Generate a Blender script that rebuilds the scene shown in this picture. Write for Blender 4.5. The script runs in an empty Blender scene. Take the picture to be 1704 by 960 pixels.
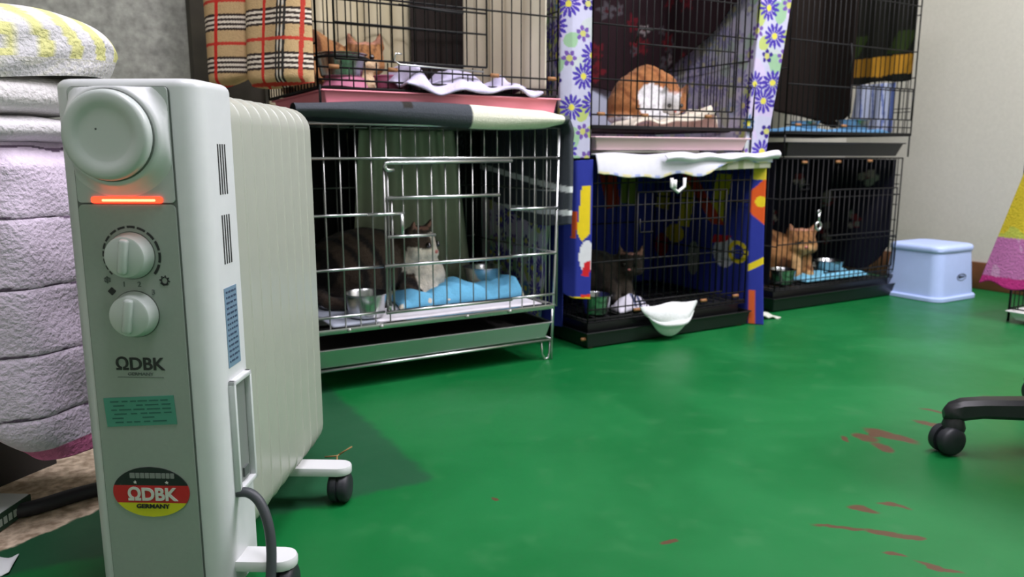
import bpy, bmesh, math, random
import numpy as np
from mathutils import Vector, Matrix

random.seed(7)
rng = np.random.default_rng(7)
SC = bpy.context.scene
COL = SC.collection

# ------------------------------------------------------------------ camera
cam_data = bpy.data.cameras.new('camera')
cam_data.sensor_width = 36.0
cam_data.lens = 1280.0 / 1704.0 * 36.0
cam_data.clip_start = 0.02
cam_data.dof.use_dof = True
cam_data.dof.focus_distance = 1.05
cam_data.dof.aperture_fstop = 6.3
cam = bpy.data.objects.new('camera', cam_data)
COL.objects.link(cam)
cam.location = (0, 0, 0.56)
cam.rotation_euler = (math.radians(80.0), 0, math.radians(-30.0))
SC.camera = cam

# ------------------------------------------------------------------ world, lamps, exposure
world = bpy.data.worlds.new('world')
SC.world = world
world.use_nodes = True
world.node_tree.nodes['Background'].inputs[0].default_value = (0.9, 0.95, 1.0, 1)
world.node_tree.nodes['Background'].inputs[1].default_value = 0.02
SC.view_settings.view_transform = 'Standard'
SC.view_settings.look = 'None'
SC.view_settings.gamma = 1.0
SC.view_settings.use_curve_mapping = False
SC.view_settings.exposure = 0.15


def area(name, loc, size, power, rot=(0, 0, 0), color=(1, 1, 1)):
    d = bpy.data.lights.new(name, 'AREA')
    d.shape = 'RECTANGLE'
    d.size, d.size_y = size
    d.energy = power
    d.color = color
    o = bpy.data.objects.new(name, d)
    COL.objects.link(o)
    o.location = loc
    o.rotation_euler = rot
    return o


area('ceiling_tube_lamp_far', (1.95, 0.75, 2.48), (1.25, 0.3), 52, color=(0.98, 0.93, 1.02))
area('ceiling_tube_lamp_near', (2.75, -0.05, 2.48), (0.3, 1.25), 50, color=(0.99, 0.92, 1.05))

area('ceiling_tube_lamp_left', (0.30, 0.62, 2.48), (0.3, 1.25), 34, color=(0.99, 0.92, 1.05))


# ------------------------------------------------------------------ helpers
def lin(c):
    out = []
    for v in c[:3]:
        v = v / 255.0
        out.append(v / 12.92 if v <= 0.04045 else ((v + 0.055) / 1.055) ** 2.4)
    return tuple(out)


def lin4(c):
    return lin(c) + (1.0,)


MATS = {}


def mat(name, color=(200, 200, 200), rough=0.5, metal=0.0, noise=0.0, nscale=20.0, bump=0.0, bscale=200.0,
        vcol=False, sheen=0.0, coat=0.0, emit=None, spec=0.5, alpha=1.0):
    if name in MATS:
        return MATS[name]
    m = bpy.data.materials.new(name)
    m.use_nodes = True
    nt = m.node_tree
    b = nt.nodes['Principled BSDF']
    b.inputs['Roughness'].default_value = rough
    b.inputs['Metallic'].default_value = metal
    b.inputs['Specular IOR Level'].default_value = spec
    b.inputs['Sheen Weight'].default_value = sheen
    b.inputs['Coat Weight'].default_value = coat
    b.inputs['Alpha'].default_value = alpha
    tc = nt.nodes.new('ShaderNodeTexCoord')
    src = None
    if vcol:
        a = nt.nodes.new('ShaderNodeAttribute')
        a.attribute_name = 'Col'
        src = a.outputs['Color']
    if noise > 0:
        n = nt.nodes.new('ShaderNodeTexNoise')
        n.inputs['Scale'].default_value = nscale
        n.inputs['Detail'].default_value = 5
        nt.links.new(tc.outputs['Object'], n.inputs['Vector'])
        mr = nt.nodes.new('ShaderNodeMapRange')
        mr.inputs['From Min'].default_value = 0.3
        mr.inputs['From Max'].default_value = 0.7
        mr.inputs['To Min'].default_value = 1 - noise
        mr.inputs['To Max'].default_value = 1 + noise
        nt.links.new(n.outputs['Fac'], mr.inputs['Value'])
        mx = nt.nodes.new('ShaderNodeMix')
        mx.data_type = 'RGBA'
        mx.blend_type = 'MULTIPLY'
        mx.inputs[0].default_value = 1.0
        if src:
            nt.links.new(src, mx.inputs[6])
        else:
            mx.inputs[6].default_value = lin4(color)
        nt.links.new(mr.outputs[0], mx.inputs[7])
        src = mx.outputs[2]
    if src:
        nt.links.new(src, b.inputs['Base Color'])
    else:
        b.inputs['Base Color'].default_value = lin4(color)
    if bump > 0:
        n = nt.nodes.new('ShaderNodeTexNoise')
        n.inputs['Scale'].default_value = bscale
        n.inputs['Detail'].default_value = 4
        nt.links.new(tc.outputs['Object'], n.inputs['Vector'])
        bp = nt.nodes.new('ShaderNodeBump')
        bp.inputs['Strength'].default_value = bump
        bp.inputs['Distance'].default_value = 0.004
        nt.links.new(n.outputs['Fac'], bp.inputs['Height'])
        nt.links.new(bp.outputs[0], b.inputs['Normal'])
    if emit:
        b.inputs['Emission Color'].default_value = lin4(emit[0])
        b.inputs['Emission Strength'].default_value = emit[1]
    MATS[name] = m
    return m


ORG = {}          # world position of each empty / part


def wloc(o):
    return Vector(ORG.get(o.name, (0, 0, 0)))


def thing(name, label, cat, loc, group=None):
    o = bpy.data.objects.new(name, None)
    COL.objects.link(o)
    o.empty_display_size = 0.05
    o.location = loc
    ORG[o.name] = Vector(loc)
    tag(o, label, cat, group)
    return o


def tag(o, label, cat, group=None):
    o['label'] = label
    o['category'] = cat
    if group:
        o['group'] = group
    return o


def place(name, me, c, parent=None, label=None):
    o = bpy.data.objects.new(name, me)
    COL.objects.link(o)
    ORG[o.name] = Vector(c)
    if parent is not None:
        o.parent = parent
        o.location = Vector(c) - wloc(parent)
    else:
        o.location = c
    if label:
        o['label'] = label
    return o


def obj(name, verts, faces, m, parent=None, smooth=False, label=None, cols=None):
    """verts in world coordinates; the object's origin goes to the middle of its box"""
    v = np.asarray(verts, dtype=float)
    lo, hi = v.min(0), v.max(0)
    c = (lo + hi) / 2
    c[2] = lo[2]
    me = bpy.data.meshes.new(name)
    me.from_pydata((v - c).tolist(), [], [tuple(f) for f in faces])
    if cols is not None:
        at = me.color_attributes.new('Col', 'FLOAT_COLOR', 'POINT')
        cc = np.ones((len(v), 4), dtype=np.float32)
        cc[:, :3] = cols
        at.data.foreach_set('color', cc.ravel())
    if smooth:
        me.polygons.foreach_set('use_smooth', [True] * len(me.polygons))
    me.update()
    if m:
        me.materials.append(m)
    return place(name, me, c, parent, label)


def from_bm(name, bm, m, parent=None, smooth=False, label=None, xf=None):
    bmesh.ops.recalc_face_normals(bm, faces=bm.faces)
    bm.verts.ensure_lookup_table()
    vs = [v.co.copy() for v in bm.verts]
    if xf:
        vs = [xf(v) for v in vs]
    fs = [[l.index for l in f.verts] for f in bm.faces]
    bm.free()
    return obj(name, [tuple(v) for v in vs], fs, m, parent, smooth, label)


def autosmooth(o, ang=35):
    me = o.data
    me.polygons.foreach_set('use_smooth', [True] * len(me.polygons))
    me.set_sharp_from_angle(angle=math.radians(ang))
    return o


def box_bm(bm, x0, x1, y0, y1, z0, z1, bev=0.0, seg=2):
    r = bmesh.ops.create_cube(bm, size=1.0)
    for v in r['verts']:
        v.co = Vector((x0 + (v.co.x + .5) * (x1 - x0), y0 + (v.co.y + .5) * (y1 - y0), z0 + (v.co.z + .5) * (z1 - z0)))
    if bev > 0:
        es = list({e for v in r['verts'] for e in v.link_edges})
        bmesh.ops.bevel(bm, geom=es, offset=bev, segments=seg, profile=0.5, affect='EDGES')


def box(name, x0, x1, y0, y1, z0, z1, m, parent=None, bev=0.0, label=None, xf=None):
    bm = bmesh.new()
    box_bm(bm, x0, x1, y0, y1, z0, z1, bev)
    o = from_bm(name, bm, m, parent, False, label, xf)
    if bev > 0:
        autosmooth(o, 40)
    return o


def tube_geo(pts, r, n=8, cap=True, closed=False):
    P = [Vector(p) for p in pts]
    vs, fs = [], []
    up = None
    k = len(P)
    for i, p in enumerate(P):
        if closed:
            t = (P[(i + 1) % k] - P[i - 1]).normalized()
        elif i == 0:
            t = (P[1] - P[0]).normalized()
        elif i == k - 1:
            t = (P[-1] - P[-2]).normalized()
        else:
            t = ((P[i + 1] - p).normalized() + (p - P[i - 1]).normalized())
            t = t.normalized() if t.length > 1e-6 else (P[i + 1] - p).normalized()
        if up is None:
            up = Vector((0, 0, 1)) if abs(t.z) < .9 else Vector((1, 0, 0))
        a = up - t * up.dot(t)
        if a.length < 1e-5:
            a = t.orthogonal()
        a.normalize()
        up = a
        b = t.cross(a)
        rr = r[i] if isinstance(r, (list, tuple)) else r
        for j in range(n):
            q = 2 * math.pi * j / n
            vs.append(tuple(p + a * (math.cos(q) * rr) + b * (math.sin(q) * rr)))
    rings = k if closed else k - 1
    for i in range(rings):
        for j in range(n):
            i2 = (i + 1) % k
            fs.append((i * n + j, i * n + (j + 1) % n, i2 * n + (j + 1) % n, i2 * n + j))
    if cap and not closed:
        fs.append(tuple(range(n))[::-1])
        fs.append(tuple((k - 1) * n + j for j in range(n)))
    return vs, fs


def tube(name, pts, r, m, parent=None, n=8, label=None, closed=False):
    vs, fs = tube_geo(pts, r, n, True, closed)
    return obj(name, vs, fs, m, parent, True, label)


def multi_tube(name, paths, r, m, parent=None, n=6, label=None):
    V, Fc = [], []
    for p in paths:
        vs, fs = tube_geo(p, r, n)
        o = len(V)
        V += vs
        Fc += [tuple(i + o for i in f) for f in fs]
    return obj(name, V, Fc, m, parent, True, label)


BARS = {}


def bar(name, a, b, r, m, parent, label=None):
    """straight wire; equal wires share one mesh"""
    a, b = Vector(a), Vector(b)
    d = b - a
    key = (tuple(round(x, 4) for x in d), round(r, 5), m.name)
    if key not in BARS:
        vs, fs = tube_geo([(0, 0, 0), tuple(d)], r, 6)
        me = bpy.data.meshes.new(name)
        me.from_pydata(vs, [], fs)
        me.polygons.foreach_set('use_smooth', [True] * len(me.polygons))
        me.materials.append(m)
        BARS[key] = me
    return place(name, BARS[key], a, parent, label)


def lathe_geo(profile, n=32, close_top=True, close_bot=True):
    vs, fs = [], []
    for (r, z) in profile:
        for j in range(n):
            q = 2 * math.pi * j / n
            vs.append((r * math.cos(q), r * math.sin(q), z))
    k = len(profile)
    for i in range(k - 1):
        for j in range(n):
            fs.append((i * n + j, i * n + (j + 1) % n, (i + 1) * n + (j + 1) % n, (i + 1) * n + j))
    if close_bot:
        fs.append(tuple(range(n))[::-1])
    if close_top:
        fs.append(tuple((k - 1) * n + j for j in range(n)))
    return vs, fs


def lathe(name, profile, M, m, parent=None, n=32, label=None, ct=True, cb=True, ang=40):
    vs, fs = lathe_geo(profile, n, ct, cb)
    vs = [tuple(M @ Vector(v)) for v in vs]
    o = obj(name, vs, fs, m, parent, False, label)
    autosmooth(o, ang)
    return o


def T(x, y, z):
    return Matrix.Translation((x, y, z))


def grid_faces(nu, nv):
    fs = []
    for i in range(nu - 1):
        for j in range(nv - 1):
            a = i * nv + j
            fs.append((a, a + nv, a + nv + 1, a + 1))
    return fs


def cloth(name, f, nu, nv, m, color=None, parent=None, thick=0.003, label=None):
    """f(u,v) on arrays -> x,y,z arrays; color(u,v,x,y,z) -> (n,3) linear"""
    u, v = np.meshgrid(np.linspace(0, 1, nu), np.linspace(0, 1, nv), indexing='ij')
    u, v = u.ravel(), v.ravel()
    x, y, z = f(u, v)
    x, y, z = [np.broadcast_to(np.asarray(q, float), u.shape) for q in (x, y, z)]
    P = np.stack([x, y, z], 1)
    cols = None
    if color is not None:
        cols = color(u, v, x, y, z)
    o = obj(name, P, grid_faces(nu, nv), m, parent, True, label, cols)
    if thick > 0:
        s = o.modifiers.new('solid', 'SOLIDIFY')
        s.thickness = thick
        s.offset = 0
    return o


def sm(a, b, x):
    t = np.clip((x - a) / (b - a), 0, 1)
    return t * t * (3 - 2 * t)


def nz(x, y, s=1.0, seed=0):
    """cheap smooth noise from sines"""
    r = np.random.default_rng(seed)
    o = 0
    for k in range(6):
        a = r.uniform(0, 6.28)
        w = s * r.uniform(.6, 1.8)
        o = o + np.sin((x * math.cos(a) + y * math.sin(a)) * w + r.uniform(0, 6.28))
    return o / 6


def path_xy(pts, u):
    P = np.array(pts, float)
    d = np.r_[0, np.cumsum(np.hypot(*np.diff(P, axis=0).T))]
    s = u * d[-1]
    return np.interp(s, d, P[:, 0]), np.interp(s, d, P[:, 1]), s


def setc(c, mask, rgb):
    c[mask] = lin(rgb)


def text_obj(name, s, size, m, parent, xf, bold=0.0, label=None, depth=0.0004):
    cu = bpy.data.curves.new(name, 'FONT')
    cu.body = s
    cu.size = size
    cu.align_x = 'CENTER'
    cu.align_y = 'CENTER'
    cu.extrude = depth
    cu.offset = bold
    cu.resolution_u = 4
    t = bpy.data.objects.new('tmp', cu)
    COL.objects.link(t)
    dg = bpy.context.evaluated_depsgraph_get()
    me = bpy.data.meshes.new_from_object(t.evaluated_get(dg))
    vs = [tuple(xf(v.co)) for v in me.vertices]
    fs = [tuple(p.vertices) for p in me.polygons]
    bpy.data.objects.remove(t)
    bpy.data.curves.remove(cu)
    bpy.data.meshes.remove(me)
    return obj(name, vs, fs, m, parent, False, label)


def disc_geo(n=32):
    vs = [(math.cos(2 * math.pi * i / n), math.sin(2 * math.pi * i / n)) for i in range(n)]
    return vs


# ------------------------------------------------------------------ the room
def floor_material():
    m = bpy.data.materials.new('green_floor_paint')
    m.use_nodes = True
    nt = m.node_tree
    L = nt.links.new
    b = nt.nodes['Principled BSDF']
    tc = nt.nodes.new('ShaderNodeTexCoord')
    geo = nt.nodes.new('ShaderNodeNewGeometry')
    pos = geo.outputs['Position']

    def noise(scale, detail=4, vec=None, dist=0.0):
        n = nt.nodes.new('ShaderNodeTexNoise')
        n.inputs['Scale'].default_value = scale
        n.inputs['Detail'].default_value = detail
        n.inputs['Distortion'].default_value = dist
        L(vec or pos, n.inputs['Vector'])
        return n.outputs['Fac'], n.outputs['Color']

    def math_(op, a, c=None, clamp=False):
        n = nt.nodes.new('ShaderNodeMath')
        n.operation = op
        n.use_clamp = clamp
        for i, q in enumerate((a, c)):
            if q is None:
                continue
            if isinstance(q, (int, float)):
                n.inputs[i].default_value = q
            else:
                L(q, n.inputs[i])
        return n.outputs[0]

    def ramp(v, a, c):
        n = nt.nodes.new('ShaderNodeMapRange')
        n.interpolation_type = 'SMOOTHSTEP'
        n.inputs['From Min'].default_value = a
        n.inputs['From Max'].default_value = c
        L(v, n.inputs['Value'])
        return n.outputs[0]

    def mix(fac, a, c):
        n = nt.nodes.new('ShaderNodeMix')
        n.data_type = 'RGBA'
        for i, q in ((0, fac), (6, a), (7, c)):
            if isinstance(q, float):
                n.inputs[i].default_value = q
            elif isinstance(q, tuple):
                n.inputs[i].default_value = lin4(q)
            else:
                L(q, n.inputs[i])
        return n.outputs[2]

    # slightly wandering coordinates, so that every mark has a ragged edge
    nf, nc = noise(26, 5)
    sub = nt.nodes.new('ShaderNodeVectorMath')
    sub.operation = 'SUBTRACT'
    L(nc, sub.inputs[0])
    sub.inputs[1].default_value = (.5, .5, .5)
    sc = nt.nodes.new('ShaderNodeVectorMath')
    sc.operation = 'SCALE'
    L(sub.outputs[0], sc.inputs[0])
    sc.inputs['Scale'].default_value = 0.03
    ad = nt.nodes.new('ShaderNodeVectorMath')
    ad.operation = 'ADD'
    L(pos, ad.inputs[0])
    L(sc.outputs[0], ad.inputs[1])
    wpos = ad.outputs[0]
    sx = nt.nodes.new('ShaderNodeSeparateXYZ')
    L(wpos, sx.inputs[0])
    X, Y = sx.outputs[0], sx.outputs[1]

    big, _ = noise(2.2, 5, dist=.6)
    fine, _ = noise(14, 6)
    g = mix(ramp(big, .40, .62), GREEN_A, GREEN_B)
    g = mix(math_('MULTIPLY', ramp(fine, .55, .75), .3), g, GREEN_C)
    # darker grey-green patch beside the heater
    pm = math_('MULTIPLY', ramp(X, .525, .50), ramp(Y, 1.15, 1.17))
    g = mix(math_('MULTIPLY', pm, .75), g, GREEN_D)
    # chips and scrapes worn through to the reddish primer
    chips = [(1.393, .896, .052, .018, -80), (1.343, .915, .030, .016, -80), (1.324, .863, .028, .013, 67), (1.372, .915, .016, .012, 20),
             (1.30, .93, .02, .006, 60), (1.057, .713, .020, .011, -62), (1.116, .699, .024, .008, -55),
             (.976, .695, .034, .0058, -45), (1.018, .646, .036, .0080, -53), (1.04, .619, .014, .0085, -53), (.974, .601, .016, .0042, -52),
             (.992, .549, .030, .0052, -64), (.719, .791, .014, .005, -20), (.568, 1.038, .005, .007, 0),
             (1.53, .892, .034, .013, -75), (1.618, .933, .032, .006, -75), (1.825, .91, .036, .02, -60), (1.44, .80, .02, .006, -70)]
    tot = None
    for (cx, cy, a, c, ang) in chips:
        mp = nt.nodes.new('ShaderNodeMapping')
        mp.vector_type = 'TEXTURE'
        mp.inputs['Location'].default_value = (cx, cy, 0)
        mp.inputs['Rotation'].default_value = (0, 0, math.radians(ang))
        mp.inputs['Scale'].default_value = (a, c, 1)
        L(wpos if a > .02 else wpos, mp.inputs['Vector'])
        ln = nt.nodes.new('ShaderNodeVectorMath')
        ln.operation = 'LENGTH'
        L(mp.outputs[0], ln.inputs[0])
        e = ramp(ln.outputs['Value'], 1.25, .75)
        tot = e if tot is None else math_('MAXIMUM', tot, e)
    g = mix(math_('MULTIPLY', tot, .85), g, (92, 50, 42))
    # bare concrete at the left where the paint stops
    cm = math_('MULTIPLY', ramp(math_('ADD', Y, math_('MULTIPLY', X, -.62)), 1.315, 1.325), ramp(X, .17, .16))
    cn, _ = noise(60, 6)
    cb, _ = noise(9, 5)
    conc = mix(ramp(cn, .3, .7), (160, 140, 116), (226, 206, 180))
    conc = mix(math_('MULTIPLY', ramp(cb, .5, .75), .6), conc, (122, 106, 88))
    g = mix(cm, g, conc)
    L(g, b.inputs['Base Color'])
    b.inputs['Specular IOR Level'].default_value = .35
    rr = nt.nodes.new('ShaderNodeMapRange')
    L(fine, rr.inputs['Value'])
    rr.inputs['To Min'].default_value = .30
    rr.inputs['To Max'].default_value = .50
    L(math_('ADD', rr.outputs[0], math_('MULTIPLY', cm, .45)), b.inputs['Roughness'])
    bp = nt.nodes.new('ShaderNodeBump')
    bp.inputs['Strength'].default_value = .22
    bp.inputs['Distance'].default_value = .004
    L(math_('ADD', math_('MULTIPLY', fine, .6), math_('MULTIPLY', math_('MULTIPLY', cn, cm), 3.0)), bp.inputs['Height'])
    L(bp.outputs[0], b.inputs['Normal'])
    return m


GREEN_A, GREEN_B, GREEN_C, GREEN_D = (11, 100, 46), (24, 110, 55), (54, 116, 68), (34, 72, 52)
X0, X1, Y0, Y1, ZC = -1.6, 3.28, -2.2, 2.46, 2.55


def struct(o):
    o['kind'] = 'structure'
    return o


m_floor = floor_material()
struct(box('floor', X0 - .1, X1 + .1, Y0 - .1, Y1 + .1, -.08, 0, m_floor))
m_wall = mat('beige_wallpaper', (208, 206, 192), .8, noise=.035, nscale=90, bump=.25, bscale=260)
m_grey = mat('speckled_grey_panel', (146, 148, 138), .6, noise=.32, nscale=46, bump=.15, bscale=120)
m_white = mat('white_paint', (222, 222, 216), .8)
m_brown = mat('brown_baseboard', (112, 70, 42), .5, noise=.2, nscale=14)
m_post = mat('dark_olive_post', (52, 48, 36), .6, noise=.25, nscale=18)
struct(box('wall_right', X1, X1 + .1, Y0 - .1, Y1 + .1, 0, ZC, m_wall))
struct(box('wall_back', .51, X1, Y1, Y1 + .1, 0, ZC, m_wall))
struct(box('wall_back_left', X0, .325, Y1 - .14, Y1 + .1, 0, ZC, m_grey))
struct(box('trim_1', .325, .51, Y1 - .20, Y1 + .1, 0, ZC, m_post, bev=.004))
struct(box('wall_left', X0 - .1, X0, Y0 - .1, Y1 + .1, 0, ZC, m_white))
struct(box('wall_front', X0, X1, Y0 - .1, Y0, 0, ZC, m_white))
struct(box('ceiling', X0 - .1, X1 + .1, Y0 - .1, Y1 + .1, ZC, ZC + .1, m_white))
struct(box('baseboard_right', X1 - .014, X1, Y0, Y1, 0, .112, m_brown, bev=.004))

# ------------------------------------------------------------------ oil heater
ha = math.radians(32.0)
HO = Vector((0.063, 0.957, 0))
HA = Vector((math.sin(ha), math.cos(ha), 0))
HR = Vector((math.cos(ha), -math.sin(ha), 0))


def H(p):      # heater coordinates: across, depth, height
    return HO + HR * p[0] + HA * p[1] + Vector((0, 0, p[2]))


m_cover = mat('white_heater_plastic', (202, 206, 206), .38, noise=.02, nscale=40)
m_panel = mat('silver_grey_panel', (146, 156, 148), .42, noise=.02, nscale=200, metal=.0)
m_panel2 = mat('light_grey_panel', (176, 184, 180), .4)
m_knobw = mat('pale_grey_plastic', (186, 194, 190), .33)
m_fin = mat('cream_enamel', (168, 172, 160), .34, noise=.02, nscale=30)
m_dark = mat('dark_gap', (24, 25, 26), .6)
m_rubber = mat('black_rubber', (34, 36, 42), .5)
m_print = mat('black_print', (30, 34, 34), .6)
m_gprint = mat('grey_print', (92, 100, 98), .6)
m_glow = mat('red_indicator_glow', (255, 60, 30), .4, emit=((255, 58, 30), 3.0))
m_glow2 = mat('orange_indicator_core', (255, 150, 110), .4, emit=((255, 130, 90), 4.0))

heater = thing('oil_heater', 'white oil-filled radiator with grey control panel, red light and a round disc at the top', 'heater', HO)
bm = bmesh.new()
box_bm(bm, -.083, .083, 0, .088, .028, .640)
es = [e for e in bm.edges if abs(e.verts[0].co.z - e.verts[1].co.z) > .3 and max(e.verts[0].co.y, e.verts[1].co.y) < .01]
bmesh.ops.bevel(bm, geom=es, offset=.026, segments=6, profile=.5, affect='EDGES')
es = [e for e in bm.edges if min(e.verts[0].co.z, e.verts[1].co.z) > .6]
bmesh.ops.bevel(bm, geom=es, offset=.010, segments=4, profile=.5, affect='EDGES')
cover = from_bm('front_cover', bm, m_cover, heater, xf=H)
autosmooth(cover, 50)


def face_plate(name, r0, r1, z0, z1, d, m, rad=.006, label=None, th=.004, parent=heater):
    bm = bmesh.new()
    box_bm(bm, r0, r1, d, d + th, z0, z1)
    es = [e for e in bm.edges if abs(e.verts[0].co.y - e.verts[1].co.y) > th * .5]
    bmesh.ops.bevel(bm, geom=es, offset=rad, segments=4, profile=.5, affect='EDGES')
    o = from_bm(name, bm, m, parent, False, label, xf=H)
    autosmooth(o, 40)
    return o


m_seam = mat('panel_seam', (92, 98, 94), .6)
face_plate('panel_seam', -.0605, .0525, .035, .6312, -.0012, m_seam)
face_plate('control_panel', -.0588, .0508, .037, .5035, -.0032, m_panel, label='grey lower control panel with dials')
face_plate('top_panel', -.0588, .0508, .5055, .6305, -.0032, m_panel2, rad=.004, label='grey upper panel behind the disc')
# indicator
face_plate('indicator_light', -.0425, .0375, .5050, .5122, -.0052, m_glow, rad=.003, label='glowing red bar light')
face_plate('indicator_core', -.030, .030, .5070, .5095, -.0060, m_glow2, rad=.001, th=.002, label='bright orange core of the light')
# big disc (axis out of the front)
Mfront = Matrix(((HR.x, 0, -HA.x, 0), (HR.y, 0, -HA.y, 0), (0, 1, 0, 0), (0, 0, 0, 1)))


def MF(r, d, z):    # lathe axis points to the viewer from the heater front
    p = H((r, d, z))
    return Matrix.Translation(p) @ Mfront


vs, fs = lathe_geo([(.0680, 0), (.0640, .0014), (.0605, .0038), (.0575, .0070), (.0550, .0110), (.0530, .0140), (.0510, .0150)], 64)
Md = MF(-.012, -.003, .5785)
vv = []
for p in vs:
    r_, z_ = max(-.0586, min(.0505, -.008 + p[0])), min(.6302, max(.5060, .5785 + p[1]))
    vv.append(tuple(H((r_, -.003 - p[2], z_))))
autosmooth(obj('disc_seat', vv, fs, m_cover, heater, False, 'flared white seat around the disc'), 60)
lathe('disc_ring', [(.0496, 0), (.0496, .0025), (.0490, .003)], MF(-.008, -.0170, .5785), m_seam, heater, 48)
disc = lathe('round_disc', [(.0478, 0), (.0484, .006), (.0478, .0098), (.0460, .0130), (.0430, .0142), (.0370, .0142), (.0330, .0132), (.0295, .0112), (.0270, .0106), (.020, .0104), (.010, .0103), (.0002, .0103)],
             MF(-.008, -.0165, .5785), m_knobw, heater, 56, label='large round grey disc with a dished middle')
lathe('pin_mark', [(.0012, 0), (.0009, .0006)], MF(-.0175, -.0267, .5850), m_print, disc, 8)


def dial(r, z, name='control_dial', label=None):
    k = lathe(name, [(.0262, 0), (.0262, .003), (.0245, .0055), (.0235, .014), (.0225, .0165), (.0205, .0175), (.0002, .0178)],
              MF(r, -.003, z), m_knobw, heater, 40, label=label)
    bm = bmesh.new()
    box_bm(bm, -.0052, .0052, -.0265, 0, -.019, .0205, .0035, 3)
    a = math.radians(-8)
    ca, sa = math.cos(a), math.sin(a)
    g = from_bm('grip', bm, m_knobw, k, xf=lambda p: H((r + p.x * ca - p.z * sa, p.y, z + p.x * sa + p.z * ca)))
    autosmooth(g, 50)
    lathe('dial_shadow_gap', [(.0272, 0), (.0272, .0006)], MF(r, -.0031, z), m_seam, k, 40)
    return k


d1 = dial(-.003, .4465, label='upper temperature dial with a raised grip')
d2 = dial(-.0035, .3795, label='lower power dial with a raised grip')
# dash ring around the upper dial, growing thicker clockwise
a0 = 222
for i in range(14):
    span = 8 + i * 1.05
    gap = 4.2
    a1 = a0 - span
    pts = []
    w = .0009 + .00005 * i
    for k in range(5):
        q = math.radians(a0 + (a1 - a0) * k / 4)
        pts.append((math.cos(q), math.sin(q)))
    vs = []
    for R_ in (.0322 - w, .0322 + w):
        for c, s in pts:
            vs.append(tuple(H((-.003 + R_ * c, -.0037, .4465 + R_ * s))))
    fs = [(k, k + 1, k + 6, k + 5) for k in range(4)]
    obj('dial_mark', vs, fs, m_print, heater)
    a0 = a1 - gap
    if a0 < -48:
        break


def front_text(name, s, size, r, z, m, bold=0.0, rot=0.0, sx=1.0, d=-.0037, label=None, parent=heater):
    c, n = math.cos(rot), math.sin(rot)
    return text_obj(name, s, size, m, parent, lambda v: H((r + v.x * sx * c - v.y * n, d - v.z, z + v.x * sx * n + v.y * c)), bold, label)


front_text('dial_symbol', '\u2745', .012, -.0335, .4185, m_gprint)
front_text('dial_symbol', '\u2600', .012, .0325, .4175, m_print)
front_text('dial_symbol', '\u25C6', .010, -.0292, .4050, m_print)
front_text('dial_number', '1', .0085, -.0145, .4135, m_gprint)
front_text('dial_number', '2', .0085, .0030, .4135, m_gprint)
front_text('dial_number', '3', .0085, .0185, .4045, m_gprint)
front_text('brand_lettering', '\u03A9DBK', .0205, -.0045, .3200, m_print, bold=.0004, sx=1.02, label='black brand lettering on the grey panel')
front_text('origin_lettering', 'GERMANY', .0050, -.0045, .3085, m_gprint, sx=1.3)
for r0, r1 in ((-.0315, .0225),):
    face_plate('lettering_underline', r0, r1, .3045, .3051, -.0036, m_gprint, rad=.0001, th=.0005)
# teal sticker, tilted
m_teal = mat('teal_sticker', (74, 142, 124), .35)
m_tealp = mat('teal_sticker_print', (40, 96, 86), .5)
ta = math.radians(3.0)


def teal_xf(p):
    c, s = math.cos(ta), math.sin(ta)
    return H((-.0085 + p.x * c - p.z * s, p.y, .2640 + p.x * s + p.z * c))


st = box('teal_sticker', -.0415, .0415, -.0041, -.0032, -.0175, .0175, m_teal, heater, xf=teal_xf, label='small teal sticker with lines of print')
for k in range(6):
    zz = .0125 - k * .0050
    x = -.034 + .003 * (k % 2)
    while x < .034:
        w = random.uniform(.006, .018)
        x2 = min(x + w, .037)
        if random.random() < .85:
            box('print_line', x, x2, -.0044, -.0040, zz - .0008, zz + .0008, m_tealp, st, xf=teal_xf)
        x = x2 + random.uniform(.002, .005)
# oval badge
m_bk, m_rd, m_yl = mat('badge_black', (28, 30, 34), .4), mat('badge_red', (188, 30, 38), .4), mat('badge_yellow', (206, 200, 34), .4)
m_bw = mat('badge_white_print', (206, 206, 200), .5)
badge_c = (-.0035, .1640)
BA, BB = .0458, .0312


def badge_band(name, z0, z1, m, label):
    N = 24
    zs = np.linspace(z0, z1, N)
    hw = BA * np.sqrt(np.clip(1 - (zs / BB) ** 2, 0, 1))
    vs, fs = [], []
    for d in (-.0046, -.0032):
        for z, w in zip(zs, hw):
            vs.append(tuple(H((badge_c[0] - w, d, badge_c[1] + z))))
            vs.append(tuple(H((badge_c[0] + w, d, badge_c[1] + z))))
    for i in range(N - 1):
        fs.append((2 * i, 2 * i + 1, 2 * i + 3, 2 * i + 2))
        o = 2 * N
        fs.append((2 * i, 2 * i + 2, o + 2 * i + 2, o + 2 * i))
        fs.append((2 * i + 1, o + 2 * i + 1, o + 2 * i + 3, 2 * i + 3))
    return obj(name, vs, fs, m, heater, label=label)


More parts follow.
